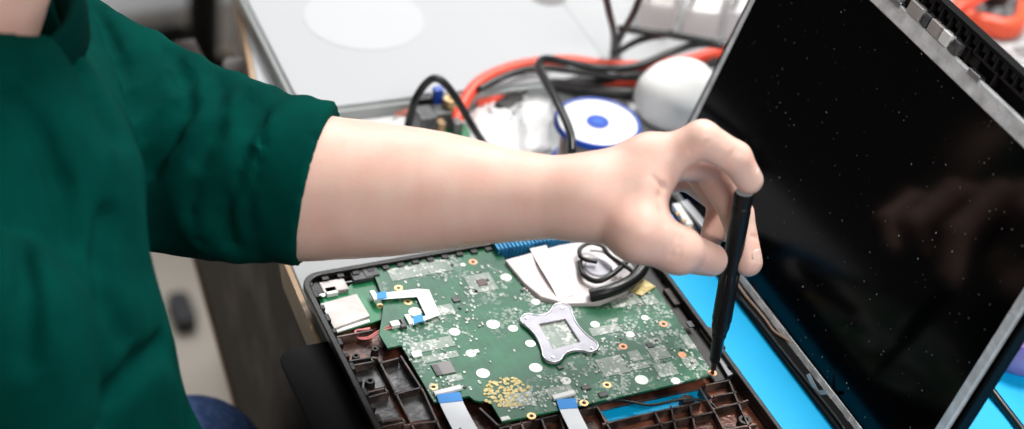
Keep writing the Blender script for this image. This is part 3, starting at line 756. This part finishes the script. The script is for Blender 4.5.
# ------------------------------------------------------------------ screwdriver
tip = Vector(at(712.5, 372, ZP + .0002)); topp = Vector(at(744.5, 192, .161)); ax = (topp - tip).normalized(); Ld = (topp - tip).length
sdv = thing('screwdriver', 'slim black precision screwdriver held upright on the motherboard corner', 'screwdriver')
def hh(f): return f * Ld
hprof = [(0, hh(.235)), (.0052, hh(.24)), (.0060, hh(.27)), (.0061, hh(.33)), (.0060, hh(.60)), (.0061, hh(.90)), (.0058, hh(.925)), (.0052, hh(.93))]
hdl = turned('handle', M['driver'], hprof, tip, sdv, 24, ax, smooth=True)
turned('collar', M['driver'], [(.0044, hh(.205)), (.0048, hh(.215)), (.0048, hh(.235)), (.0042, hh(.24))], tip, sdv, 24, ax, smooth=True)
turned('swivel_cap', M['driver'], [(.0052, hh(.93)), (.0062, hh(.935)), (.0063, hh(.985)), (.0055, hh(1.0)), (0, hh(1.002))], tip, sdv, 24, ax, smooth=True)
turned('blade_sleeve', M['driver'], [(.0021, hh(.055)), (.0036, hh(.075)), (.0041, hh(.20)), (.0043, hh(.207))], tip, sdv, 20, ax, smooth=True)
turned('bit', M['darksteel'], [(0, 0), (.0009, .0004), (.0019, hh(.02)), (.0020, hh(.06))], tip, sdv, 14, ax, smooth=True)
bm = bmesh.new()
q_ = Vector((0, 0, 1)).rotation_difference(ax)
for k in range(10):
    a = k * 2 * math.pi / 10; off = q_ @ Vector((math.cos(a) * .0059, math.sin(a) * .0059, 0))
    sweep(bm, [tip + off + ax * hh(.30), tip + off + ax * hh(.58)], .0006, 5)
fin('grip_flutes', bm, M['driver'], hdl, smooth=True)

# ------------------------------------------------------------------ person
pe = thing('person', 'person in dark green sweater with sleeve pushed up turning a screwdriver', 'person')
D = dep
WR = D(583, 199, 1.111); EL = D(228, 166, 1.165)
FA = [(EL, .034), (D(272, 184, 1.155), .0385), (D(300, 187, 1.151), .0465), (D(380, 190, 1.142), .0415), (D(440, 191, 1.134), .0360), (D(500, 195, 1.125), .0290), (D(545, 197, 1.117), .0250), (WR, .0222)]
def _fine(fa, n=4):
    out = []
    for i in range(len(fa) - 1):
        (a, ra), (b, rb) = fa[i], fa[i + 1]; (p, rp_) = fa[max(i - 1, 0)]; (q, rq) = fa[min(i + 2, len(fa) - 1)]
        for k in range(n):
            t = k / n; cr = lambda p0, p1, p2, p3: .5 * (2 * p1 + (p2 - p0) * t + (2 * p0 - 5 * p1 + 4 * p2 - p3) * t * t + (3 * p1 - p0 - 3 * p2 + p3) * t ** 3)
            out.append((tuple(cr(p[j], a[j], b[j], q[j]) for j in range(3)), cr(rp_, ra, rb, rq)))
    return out + [fa[-1]]
FAF = FA[:2] + _fine(FA[2:], 3)
MC = {'i': D(650, 164, 1.108), 'm': D(650, 160, 1.124), 'r': D(640, 168, 1.146), 'p': D(626, 182, 1.164)}
fingers = {
    'i': [MC['i'], D(702, 139, 1.098), D(735, 158, 1.105), D(749, 180, 1.1135)],
    'm': [MC['m'], D(707, 163, 1.138), D(737, 214, 1.160), D(748, 262, 1.160)],
    'r': [MC['r'], D(694, 165, 1.172), D(722, 205, 1.192), D(712, 236, 1.186)],
    'p': [MC['p'], D(688, 178, 1.200), D(722, 205, 1.212), D(727, 232, 1.205)],
}
frad = {'i': (.0130, .0112, .0102, .0088), 'm': (.0125, .0108, .0104, .0094), 'r': (.012, .0100, .0090, .0078), 'p': (.011, .0085, .0078, .0068)}
TH = [D(600, 212, 1.108), D(638, 232, 1.094), D(678, 250, 1.102), D(711, 260, 1.128)]
TR = (.0185, .0165, .0132, .0103)
def hand_sdf(P):
    f = None
    for (a, ra), (b, rb) in zip(FAF, FAF[1:]):
        c = cap(P, a, b, ra, rb); f = c if f is None else smin(f, c, .003)
    # palm
    palm = None
    for k, (w0, w1) in {'i': (.0178, .0146), 'm': (.0175, .0146), 'r': (.0165, .0145), 'p': (.0160, .0135)}.items():
        c = cap(P, WR, MC[k], w0, w1); palm = c if palm is None else smin(palm, c, .012)
    palm = smin(palm, cap(P, MC['i'], MC['p'], .0150, .0130), .008)
    palm = smin(palm, cap(P, D(587, 192, 1.112), D(652, 164, 1.111), .0172, .0153), .010)
    palm = smin(palm, cap(P, D(600, 190, 1.106), D(640, 190, 1.100), .0175, .0130), .012)
    f = smin(f, palm, .013)
    # thumb ball
    f = smin(f, cap(P, D(600, 205, 1.112), TH[1], .0205, .0165), .010)
    th = cap(P, TH[1], TH[2], TR[1], TR[2]); th = smin(th, cap(P, TH[2], TH[3], TR[2] + .0004, TR[3]), .004)
    th = smin(th, cap(P, TH[2], (Vector(TH[2]) * .65 + Vector(TH[1]) * .35)[:], .0136, .0138), .006)
    f = smin(f, th, .009)
    # web between thumb and index
    f = smin(f, cap(P, TH[1], MC['i'], .0125, .0125), .012)
    allf = None
    for k, J in fingers.items():
        r = frad[k]; g = cap(P, J[0], J[1], r[0], r[1])
        g = smin(g, cap(P, J[1], J[2], r[1] * 1.02, r[2]), .003); g = smin(g, cap(P, J[2], J[3], r[2] * 1.0, r[3]), .003)
        allf = g if allf is None else smin(allf, g, .0022)
    f = smin(f, allf, .007)
    return f
SURF0 = hand_sdf
def crease_list(fn, lines):
    out = []
    for pts, r in lines:
        q = [onsurf(fn, *p) for p in pts]
        q = [p for p in q if p is not None]
        out += [(a, b, r) for a, b in zip(q, q[1:])]
    return out
HCR = crease_list(hand_sdf, [
    ([(664, 186), (660, 196), (661, 210), (666, 224)], .0016), ([(652, 176), (660, 184), (668, 190)], .0008),
    ([(676, 236), (673, 246), (671, 256)], .0007), ([(682, 238), (680, 248), (678, 258)], .0006), ([(690, 152), (700, 147), (708, 142)], .0006), ([(722, 165), (729, 158), (735, 150)], .0006),
    ([(753, 236), (758, 238)], .0010), ])
HCR = [c for c in HCR if (Vector(c[0]) - Vector(c[1])).length < .03]
def hand_final(P):
    f = hand_sdf(P)
    for a, b, r in HCR: f = smax(f, -cap(P, a, b, r, r), .0022)
    # faint muscle relief
    return f
NK = D(-20, 6, 1.03); NKV = Vector(NK)
NECKTOP = NKV + Vector((.025, .0, .13))
HEAD = NKV + Vector((.065, -.005, .215))
def coarse_body(P):
    f = cap(P, NKV - Vector((.05, 0, .10)), NECKTOP, .0525, .050)
    f = smin(f, ell(P, HEAD, (.098, .076, .118)), .03)
    f = smin(f, ell(P, HEAD + Vector((.035, 0, -.065)), (.062, .052, .055)), .03)       # jaw
    f = smin(f, cap(P, HEAD + Vector((.096, 0, .0)), HEAD + Vector((.112, 0, -.03)), .008, .013), .01)   # nose
    f = smin(f, cap(P, HEAD + Vector((.088, -.02, -.062)), HEAD + Vector((.088, .02, -.062)), .007, .007), .006)  # lips
    for s in (-1, 1):
        f = smax(f, -ell(P, HEAD + Vector((.094, s * .033, .002)), (.014, .016, .010)), .01)
        f = smin(f, ell(P, HEAD + Vector((.085, s * .033, .0)), (.012, .013, .012)), .003)
        f = smin(f, ell(P, HEAD + Vector((-.005, s * .077, -.012)), (.018, .010, .03)), .005)
    # shoulders, upper arm under the sweater
    sh = D(60, 60, 1.22)
    f = smin(f, cap(P, NKV - Vector((.05, 0, .12)), sh, .05, .04), .04)
    f = smin(f, cap(P, sh, EL, .04, .038), .03)
    return f
lo = [min(p[i] for p, r in FA) for i in range(3)]
allp = [p for p, r in FA[1:]] + [j for J in fingers.values() for j in J] + TH
lo = [min(p[i] for p in allp) - .05 for i in range(3)]; hi = [max(p[i] for p in allp) + .05 for i in range(3)]
lo[0] = max(lo[0], FA[0][0][0])
body = nets_mesh('body', [(hand_final, lo, hi, .0014), (coarse_body, [-.62, -.12, -.1], [-.12, .42, .62], .006)], M['skin'], pe)

# nails
def nail(center, tipdir, normal, w, l):
    t = Vector(tipdir).normalized(); nrm = Vector(normal); nrm = (nrm - t * nrm.dot(t)).normalized(); s = t.cross(nrm)
    bm = bmesh.new(); rows = []
    for i in range(9):
        v = (i / 8 - .5) * 2; row = []
        ww = w * math.sqrt(max(0.02, 1 - abs(v) ** 3.2 * .75))
        for j in range(9):
            u = (j / 8 - .5) * 2 * ww
            p = Vector(center) + t * (v * l) + s * u - nrm * (u * u / (w * 2.4) + max(v, 0) ** 2 * .0012 + v * v * .0003)
            row.append(bm.verts.new(p))
        rows.append(row)
    for a, b in zip(rows, rows[1:]):
        for j in range(8): bm.faces.new([a[j], a[j + 1], b[j + 1], b[j]])
    o = fin('fingernail', bm, M['nail'], body, smooth=True)
    md = o.modifiers.new('s', 'SOLIDIFY'); md.thickness = .0005; md.offset = 0
    return o
cdir = Vector(CAM)
J = [Vector(j) for j in fingers['m']]; td = (J[3] - J[2]).normalized()
out = Vector((.42, -.85, .20)); out = (out - td * out.dot(td)).normalized()
nail(J[3] + out * .0095 - td * .0010, td + out * -.10, out, .0058, .0060)
J = [Vector(j) for j in fingers['i']]; td = (J[3] - J[2]).normalized()
out = Vector((.50, -.60, .6)); out = (out - td * out.dot(td)).normalized()
nail(J[3] + out * .0088 - td * .0005, td + out * -.12, out, .0050, .0055)
# sweater
SHL = Vector(D(62, 74, 1.20)); ELV = Vector(EL); CUFF = Vector(D(336, 188, 1.147))
CH = Vector((-.358, .055, .12)); BE = Vector((-.338, .045, -.04)); PV = Vector((-.378, .04, -.30))
SHR = Vector((-.378, -.078, .182))
axs = (CUFF - ELV).normalized()
_a = Vector(D(334, 114, 1.149)); _b = Vector(D(301, 262, 1.149)); _v = (_a - Vector(CAM)).normalized()
CUN = (_b - _a).cross(_v).normalized(); CUN = CUN if CUN.dot(axs) > 0 else -CUN
CUN = (CUN - _v * .16).normalized(); CUP = (_a + _b) / 2
def sweater0(P):
    f = cap(P, ELV, CUFF, .0505, .0520); f = smin(f, cap(P, D(178, 172, 1.175), D(240, 176, 1.165), .052, .049), .02)
    f = smin(f, cap(P, SHL, ELV, .053, .0505), .02)
    t = None
    for s in (-1, 1):
        c = cap(P, CH + Vector((0, s * .06, 0)), BE + Vector((0, s * .055, 0)), .086, .095)
        c = smin(c, cap(P, BE + Vector((0, s * .055, 0)), PV + Vector((0, s * .06, 0)), .092, .098), .03)
        t = c if t is None else smin(t, c, .05)
    t = smin(t, cap(P, CH + Vector((0, 0, .06)), SHL + Vector((-.01, -.02, 0)), .075, .055), .04)
    t = smin(t, cap(P, CH + Vector((0, 0, .05)), SHR + Vector((-.02, .05, .0)), .070, .050), .03)
    t = smin(t, cap(P, CH + Vector((.0, 0, .05)), NKV - Vector((.02, 0, .02)), .085, .066), .03)
    ra = cap(P, SHR, SHR + Vector((.0, -.03, -.22)), .052, .052)
    ra = smin(ra, cap(P, SHR + Vector((.0, -.03, -.22)), SHR + Vector((.0, .0, -.40)), .052, .045), .02)
    t = smin(t, ra, .007)
    return smin(f, t, .018)
SCR = crease_list(sweater0, [
    ([(172, 50), (186, 80), (186, 108), (172, 140), (150, 168)], .0065), ([(216, 74), (219, 100), (212, 130), (198, 160)], .0055), ([(248, 90), (250, 120), (246, 155), (238, 190)], .0040),
    ([(262, 100), (262, 140), (255, 180), (250, 220)], .0028), ([(60, 30), (80, 60), (98, 95), (112, 130)], .006), ([(88, 70), (104, 105), (118, 140)], .005),
    ([(95, 5), (120, 60), (128, 110)], .005), ([(165, 345), (140, 365), (112, 395), (95, 430)], .007), ([(110, 215), (104, 260), (108, 300), (125, 335)], .006),
    ([(10, 90), (40, 130), (62, 180), (70, 240)], .006), ([(20, 240), (30, 300), (32, 360)], .006), ([(200, 240), (190, 215), (195, 190)], .004), ([(230, 245), (222, 222), (226, 200)], .004)])
SCR = [c for c in SCR if (Vector(c[0]) - Vector(c[1])).length < .09]
NAX = Vector((.30, -.10, .95)).normalized()
COLC = NKV + Vector((.002, -.007, .017))
def sweater(P):
    f = sweater0(P)
    for a, b, r in SCR: f = smax(f, -cap(P, a, b, r, r), .0065)
    ua = (ELV - SHL).normalized()
    sA = (P[0] - SHL.x) * ua.x + (P[1] - SHL.y) * ua.y + (P[2] - SHL.z) * ua.z
    sF = (P[0] - ELV.x) * axs.x + (P[1] - ELV.y) * axs.y + (P[2] - ELV.z) * axs.z
    wob = np.sin(P[2] * 42 + P[1] * 18); da = cap(P, SHL, ELV, .056, .052)
    wr_ = np.sin(sA * 190 + 2.2 * wob + .8 * np.sin(P[1] * 70))
    f = f - .0022 * np.clip(wr_, 0, 1) ** 1.5 * np.clip(1 - np.abs(da) / .03, 0, 1) * np.clip(sA / .06, 0, 1)
    f = f - .0018 * np.clip(np.sin(sF * 170 + 1.5 * wob), 0, 1) * np.clip(1 - np.abs(sF - .045) / .06, 0, 1)
    f = f + .0022 * np.sin(P[0] * 55 + P[2] * 38 + 1.3 * np.sin(P[1] * 40)) * np.cos(P[1] * 45 - P[2] * 30)
    # neck opening and sleeve mouth
    f = smax(f, -cap(P, COLC + NAX * .058, COLC + NAX * .16, .068, .068), .014)
    f = smax(f, -cap(P, COLC - NAX * .08, COLC + NAX * .12, .0455, .0455), .004)
    d = (P[0] - CUP.x) * CUN.x + (P[1] - CUP.y) * CUN.y + (P[2] - CUP.z) * CUN.z
    near = np.sqrt((P[0] - CUFF.x) ** 2 + (P[1] - CUFF.y) ** 2 + (P[2] - CUFF.z) ** 2) < .14
    fa_ = None
    for (a, ra), (b, rb) in zip(FA[1:4], FA[2:5]):
        c = cap(P, a, b, ra + .0035, rb + .0035); fa_ = c if fa_ is None else np.minimum(fa_, c)
    f = np.minimum(f, fa_)
    f = np.where(near, smax(f, d, .002), f)
    return f
sw = nets_mesh('sweater', [(sweater, [-.58, -.30, -.34], [-.10, .40, .36], .0040)], M['green'], pe)
# neckband
bm = bmesh.new(); nseg = 64; q_ = Vector((0, 0, 1)).rotation_difference(NAX)
prof = [(.0515, -.030), (.0525, -.006), (.0550, .0015), (.0600, .0010), (.0660, -.006), (.0720, -.020), (.0700, -.030)]
rings = []
for k in range(nseg):
    a = 2 * math.pi * k / nseg; dirr = Vector((math.cos(a), math.sin(a), 0)); dip = .006 * math.cos(2 * a)
    rings.append([bm.verts.new(COLC + q_ @ (dirr * r * .90 + Vector((0, 0, h + dip)))) for r, h in prof])
for k in range(nseg):
    a_, b_ = rings[k], rings[(k + 1) % nseg]
    for j in range(len(prof)):
        j2 = (j + 1) % len(prof); bm.faces.new([a_[j], b_[j], b_[j2], a_[j2]])
cl_ = fin('collar', bm, M['green_rib'], sw, smooth=True)

# trousers, shoes, hair, other arm
def trousers(P):
    hip = Vector((-.47, .04, -.30)); f = None
    for s in (-1, 1):
        h0 = hip + Vector((0, s * .08, 0)); kn = Vector((-.206, .03 + s * .135, -.205 - (.0 if s > 0 else .03))); an = Vector((-.25, .04 + s * .15, FZ + .10))
        g = smin(cap(P, h0, kn, .095, .056), cap(P, kn, an, .055, .050), .015); f = g if f is None else smin(f, g, .02)
    f = smin(f, cap(P, Vector((-.38, -.04, -.30)), Vector((-.38, .12, -.30)), .115, .115), .03)
    return f
nets_mesh('trousers', [(trousers, [-.62, -.28, -.80], [-.10, .36, -.10], .007)], M['denim'], pe)
for s in (-1, 1):
    bm = bmesh.new(); c = Vector((-.21, .04 + s * .15, FZ + .045))
    sweep(bm, spline([c + Vector((-.11, 0, .0)), c + Vector((-.05, 0, .012)), c + Vector((.05, 0, .0)), c + Vector((.14, 0, -.012)), c + Vector((.17, 0, -.02))], 5), [.030 + .012 * math.sin(math.pi * i / 20) for i in range(21)], 14)
    fin('shoe', bm, M['shoe'], pe, smooth=True)
def hair(P):
    f = ell(P, HEAD + Vector((-.014, 0, .022)), (.104, .086, .118))
    f = smax(f, -ell(P, HEAD + Vector((.085, 0, -.045)), (.095, .10, .115)), .01)
    f = smax(f, (HEAD.z - .075) - P[2] + 0 * P[0], .01)
    return f
nets_mesh('hair', [(hair, list(HEAD - Vector((.14, .11, .13))), list(HEAD + Vector((.12, .11, .16))), .005)], M['hair'], pe)

# ------------------------------------------------------------------ things behind
# white tray-like board
tr = thing('plastic_tray', 'large white rounded tray with faint round mark on the workbench', 'tray')
c0 = Vector(at(303, 110, .016)); cr = Vector(at(618, 71, .016)); cl2 = Vector(at(247, 0, .016))
ex = (cr - c0); ex.z = 0; wT = ex.length; ex.normalize(); ey = Vector((-ex.y, ex.x, 0))
MT = Matrix([[ex.x, ey.x, 0, c0.x], [ex.y, ey.y, 0, c0.y], [0, 0, 1, 0], [0, 0, 0, 1]])
lf = MT.inverted() @ cl2; shear = lf.x / lf.y
MT = MT @ Matrix([[1, shear, 0, 0], [0, 1, 0, 0], [0, 0, 1, 0], [0, 0, 0, 1]])
plate('tray_body', M['trayedge'], rrect(-.004, wT, -.004, .36, .030), .0, .013, tr, bevel=.002, mtx=MT)
plate('tray_top', M['tray'], rrect(.0, wT - .004, .0, .355, .026), .013, .016, tr, bevel=.001, mtx=MT)
q = MT.inverted() @ Vector(at(364, 18, .016))
plate('round_mark', M['traymark'], circ(q.x, q.y, .050, 48), .016, .0164, tr, mtx=MT)
q = MT.inverted() @ Vector(at(548, -4, .016))
plate('round_mark', M['chipgrey'], circ(q.x, q.y, .016, 32), .016, .0164, tr, mtx=MT)

def cable(label, m, pts, r, name='cable', group=None, cat='cable'):
    o = tube(name, m, [at(*p) for p in pts], r, n=10); return tag(o, label, cat, group)
cable('thin black cable arching up beside the small circuit module', M['cableb'], [(400, 150, .006), (408, 125, .020), (416, 98, .045), (430, 80, .058), (442, 81, .058), (456, 98, .045), (470, 122, .022), (486, 147, .006)], .0030)
cable('long black cable running along the near edge of the white tray', M['cableb'], [(322, 116, .004), (360, 106, .004), (402, 98, .005), (450, 96, .006), (478, 96, .008)], .0030)
cable('fat salmon red cable curving over the black cable bundle', M['cabler'], [(455, 126, .006), (463, 104, .012), (478, 84, .018), (500, 72, .020), (530, 64, .020), (570, 61, .018), (610, 66, .016), (655, 66, .016), (690, 60, .018), (724, 50, .020)], .0052)
cable('pinkish red cable lying flat behind the forearm', M['cablepink'], [(345, 113, .004), (375, 111, .004), (410, 112, .004), (440, 114, .004)], .0042)
cable('short red cable crossing under the black plug leads', M['cabler'], [(476, 103, .004), (500, 97, .006), (530, 84, .006), (560, 86, .006), (600, 82, .008), (640, 82, .010), (668, 78, .012)], .0045)
cable('black cable hooking down in front of the solder spool', M['cableb'], [(572, 152, .050), (570, 132, .055), (558, 104, .055), (545, 80, .05), (538, 66, .045), (545, 59, .04), (566, 62, .035), (600, 68, .030), (636, 66, .030), (672, 52, .035), (700, 44, .04), (724, 46, .04)], .0032)
cable('black cable bundled lowest across the workbench', M['cableb'], [(474, 98, .006), (492, 84, .012), (516, 76, .014), (548, 78, .012), (590, 80, .012), (640, 75, .012), (700, 66, .012), (730, 60, .012)], .0042)
cable('thick charcoal lead beside the white jar', M['blackp'], [(505, 85, .01), (540, 84, .01), (575, 88, .01), (605, 92, .01), (632, 94, .01)], .0058)
cable('second thin black cable crossing over the red cables', M['cableb'], [(478, 90, .02), (510, 74, .024), (540, 68, .024), (580, 72, .024), (630, 78, .02), (690, 72, .02), (716, 60, .02)], .0028)
us = thing('cable_plug', 'flat black cable plug lying on crumpled white plastic', 'plug')
obox('plug_body', M['blackp'], (501, 106), (518, 94), .013, .006, us, .012)
obox('plug_tip', M['blackm'], (499, 107), (503, 104), .009, .004, us, .011)
tube('plug_lead', M['cableb'], [at(516, 95, .009), at(530, 88, .010), at(552, 80, .010)], .0026, us)
# circuit module
cm = thing('circuit_module', 'small dark electronics module with green board behind forearm', 'circuit module')
q = at(442, 132, .004)
plate('board', M['pcb2'], rrect(q[0] - .020, q[0] + .022, q[1] - .012, q[1] + .03, .002), .001, .003, cm)
for dx, dy, w, d, h, mm in ((-.014, .004, .014, .018, .020, 'chip'), (.002, .010, .014, .014, .016, 'chip'), (-.008, .022, .012, .008, .022, 'blackp'), (.012, .000, .007, .009, .010, 'chipgrey'), (.004, .024, .008, .006, .026, 'spoolb'), (-.002, .000, .006, .008, .012, 'oak')):
    box('component', M[mm], (q[0] + dx - w / 2, q[0] + dx + w / 2, q[1] + dy - d / 2, q[1] + dy + d / 2, .003, .003 + h), cm, bevel=.001)
turned('coil', M['gold'], [(.002, 0), (.005, 0), (.006, .003), (.005, .008), (.002, .008)], (q[0] + .010, q[1] + .012, .018), cm, 20)
# crumpled white plastic under the cables
def crumple(name, label, cat, px_poly, hz, seed, m):
    rc = random.Random(seed); P = [Vector(at(*p, 0)) for p in px_poly]; c = sum(P, Vector()) / len(P)
    bm = bmesh.new(); rings = []; nr = 9
    for i in range(1, nr + 1):
        t = i / nr; rings.append([bm.verts.new(c + (p - c) * t + Vector((rc.uniform(-.002, .002), rc.uniform(-.002, .002), .0006 + hz * (1 - t ** 2.2) * rc.uniform(.55, 1)))) for p in P])
    cv = bm.verts.new(c + Vector((0, 0, hz)))
    n = len(P)
    for k in range(n): bm.faces.new([cv, rings[0][k], rings[0][(k + 1) % n]])
    for a, b in zip(rings, rings[1:]):
        for k in range(n): bm.faces.new([a[k], b[k], b[(k + 1) % n], a[(k + 1) % n]])
    o = fin(name, bm, m, smooth=True); md = o.modifiers.new('s', 'SOLIDIFY'); md.thickness = .0006; md.offset = 1
    return tag(o, label, cat)
def dense(poly, k=5):
    out = []
    for i in range(len(poly)):
        a, b = poly[i], poly[(i + 1) % len(poly)]
        out += [(a[0] + (b[0] - a[0]) * j / k, a[1] + (b[1] - a[1]) * j / k) for j in range(k)]
    return out
crumple('plastic_bag', 'crumpled thin white plastic bag between forearm and cables', 'bag', dense([(462, 150), (470, 112), (495, 98), (530, 94), (552, 100), (550, 150), (500, 165)]), .012, 4, M['bag'])
crumple('tissue', 'white paper tissue lying behind the forearm near the tray', 'tissue', dense([(330, 150), (345, 118), (400, 112), (422, 118), (425, 150), (380, 165)]), .004, 8, M['bag'])
# solder spool
sp = thing('solder_spool', 'solder spool with white top and blue rim behind the wrist', 'spool')
SX, SY = .116, .196
q = (SX, SY, 0)
turned('flange', M['spoolw'], [(0, .0445), (.0305, .0445), (.0312, .0432), (.0312, .0415), (0, .0415)], q, sp, 56)
turned('flange', M['spoolb'], [(0, .003), (.033, .003), (.033, 0), (0, 0)], q, sp, 56)
turned('blue_rim', M['spoolb'], [(.0310, .0450), (.0328, .0452), (.0336, .0440), (.0336, .0412), (.0310, .0410)], q, sp, 56, smooth=True)
turned('hub', M['spoolb'], [(.0035, .0450), (.0085, .0450), (.0085, .0446), (.0085, .040), (.0035, .040)], q, sp, 32)
turned('hub_plug', mat('hub_blue', (.03, .12, .5), .4), [(0, .0453), (.0040, .0453), (.0042, .0445), (.0042, .040), (0, .040)], q, sp, 20)
turned('solder_wire', M['solder'], [(0, .003)] + [(.0262 + .0006 * (i % 2), .003 + i * .00096) for i in range(41)] + [(0, .0415)], q, sp, 48)
# white jar
wj = thing('white_jar', 'soft white rounded plastic jar beside the screen edge', 'jar')
q = at(672, 122, 0)
def lump(P):
    f = ell(P, (q[0], q[1], .022), (.030, .027, .026)); f = smin(f, ell(P, (q[0] - .012, q[1] + .004, .030), (.017, .016, .017)), .02)
    f = smin(f, ell(P, (q[0] + .012, q[1] + .006, .033), (.016, .015, .016)), .02); f = smax(f, -(P[2] - .001), .003)
    return f + .0005 * np.sin(P[0] * 160) * np.cos(P[1] * 120 + P[2] * 100)
nets_mesh('jar_body', [(lump, [q[0] - .045, q[1] - .04, -.005], [q[0] + .045, q[1] + .04, .06], .002)], M['foam'], wj)
# wire stand
ws = thing('wire_stand', 'black wire stand with crossing rods behind the cable bundle', 'stand')
for pts in ([(604, -12, .12), (609, 12, .08), (614, 34, .04), (613, 54, .002)], [(644, -14, .12), (634, 12, .08), (622, 34, .04), (614, 52, .002)], [(618, 28, .05), (650, 32, .05), (690, 38, .045), (724, 45, .04)],
            [(672, 33, .05), (640, 40, .03), (618, 52, .002)], [(604, -12, .12), (644, -14, .12)]):
    tube('rod', M['cableb'], [at(*p) for p in pts], .0030, ws)
# clear boxes
def clearbox(label, poly, h, seed, inner=None):
    t = thing('clear_container', label, 'container')
    P = [at(*p, .001)[:2] for p in poly]; c = (sum(p[0] for p in P) / 4, sum(p[1] for p in P) / 4)
    P2_ = [(c[0] + (p[0] - c[0]) * .94, c[1] + (p[1] - c[1]) * .94) for p in P]
    bm = bmesh.new(); prism(bm, P, .001, h, [P2_]); prism(bm, P, 0, .0012); fin('box_walls', bm, M['frost'], t, bevel=.001)
    if inner: plate('contents', inner, [(c[0] + (p[0] - c[0]) * .7, c[1] + (p[1] - c[1]) * .7) for p in P], .002, h * .7, t, bevel=.003)
    return t
clearbox('frosted clear container holding a grey part beside the wire stand', [(636, 30), (672, 36), (684, 4), (650, -4)], .030, 1, M['tin'])
clearbox('clear container filled with white parts close to the screen edge', [(680, 36), (716, 40), (730, 4), (694, 0)], .028, 2, M['foam'])
clearbox('clear container with pale contents touching the screen edge', [(722, 38), (748, 40), (768, 4), (738, 2)], .028, 3, M['cabinet'])

# orange tool behind the screen
mm_ = thing('multimeter', 'orange rubber cased meter with black grainy face behind the screen', 'multimeter')
a = Vector(at(983, 38, .0)); b = Vector(at(1001, -44, .0)); t = (b - a).normalized(); s = Vector((t.y, -t.x, 0))
MM = Matrix([[s.x, t.x, 0, a.x], [s.y, t.y, 0, a.y], [0, 0, 1, 0], [0, 0, 0, 1]])
bm = bmesh.new(); prism(bm, rrect(-.034, .034, 0, .15, .026), 0, .020, [rrect(-.022, .022, .014, .138, .014)], mtx=MM); fin('bumper', bm, M['orange'], mm_, bevel=.006)
plate('face', M['blackgrain'], rrect(-.022, .022, .014, .138, .014), .002, .014, mm_, mtx=MM)
turned('dial', M['blackp'], [(0, .008), (.012, .008), (.014, 0)], MM @ Vector((0, .05, .014)), mm_, 24)
pr = cable('red test lead lying over the meter face', M['cabler'], [(946, 16, .030), (958, 9, .036), (972, 3, .038), (990, -10, .036), (1010, -28, .03)], .0050)
bm = bmesh.new()
q = Vector(at(1022, 62, .012))
for k in range(4):
    rr2 = .022 - .0022 * k
    pts = [q + Vector((rr2 * 1.0 * math.cos(a) + .002 * k, rr2 * 1.3 * math.sin(a), .004 * k + .003 * math.sin(a + k) - .006)) for a in [2 * math.pi * i / 40 for i in range(41)]]
    sweep(bm, pts, .0026, 8)
o = fin('tubing_coil', bm, M['frost'], smooth=True); tag(o, 'coil of clear plastic tubing beside the orange meter', 'tubing')
crumple('plastic_wrap', 'loose clear wrap under the tubing coil behind the screen', 'wrap', dense([(985, 62), (1010, 48), (1060, 60), (1060, 110), (1020, 110)]), .010, 9, M['bag'])
# purple item on the mat
pu = thing('tape_roll', 'translucent purple plastic roll on the blue mat beyond the screen', 'roll')
q = at(1018, 352, .0035)
turned('roll_body', M['purple'], [(.013, 0), (.026, 0), (.030, .006), (.031, .016), (.028, .026), (.020, .030), (.014, .028), (.012, .015), (.013, 0)], (q[0], q[1], .0036), pu, 40, smooth=True)
turned('roll_core', M['spoolb'], [(.0100, 0), (.0128, 0), (.0125, .024), (.0098, .024), (.0100, 0)], (q[0], q[1], .0036), pu, 30)

# ------------------------------------------------------------------ light
w = bpy.data.worlds.new('world'); SC.world = w; w.use_nodes = True
w.node_tree.nodes['Background'].inputs['Color'].default_value = (.92, .96, 1, 1)
w.node_tree.nodes['Background'].inputs['Strength'].default_value = .22
def area(name, loc, target, size, power, col=(1, 1, 1), sy=None):
    l = bpy.data.lights.new(name, 'AREA'); l.energy = power; l.size = size; l.color = col
    if sy: l.shape = 'RECTANGLE'; l.size_y = sy
    o = bpy.data.objects.new(name, l); COL.objects.link(o); o.location = loc
    o.rotation_euler = (Vector(target) - Vector(loc)).to_track_quat('-Z', 'Y').to_euler(); return o
area('overhead_light', (.80, .52, 1.7), (.05, .05, 0), .42, 41, (1, .98, .95))
area('overhead_light', (.95, 1.75, 1.7), (0, .05, 0), 1.3, 14, (.97, .985, 1), .9)  # soft back light added to put glare on the motherboard
area('overhead_light', (.2, 2.6, 1.85), (.1, 2.2, FZ), 1.2, 40, (.97, .985, 1), .9)  # added to brighten the floor and bin behind the bench
area('front_fill', (.1, -1.5, 1.7), (0, .05, .1), 1.1, 31, (1, .985, .97), .8)  # soft fill added on the camera side to brighten arm and board

SC.view_settings.view_transform = 'Standard'; SC.view_settings.look = 'None'
SC.view_settings.exposure = 0.0; SC.view_settings.gamma = 1.0; SC.view_settings.use_curve_mapping = False
SC.cycles.use_denoising = True
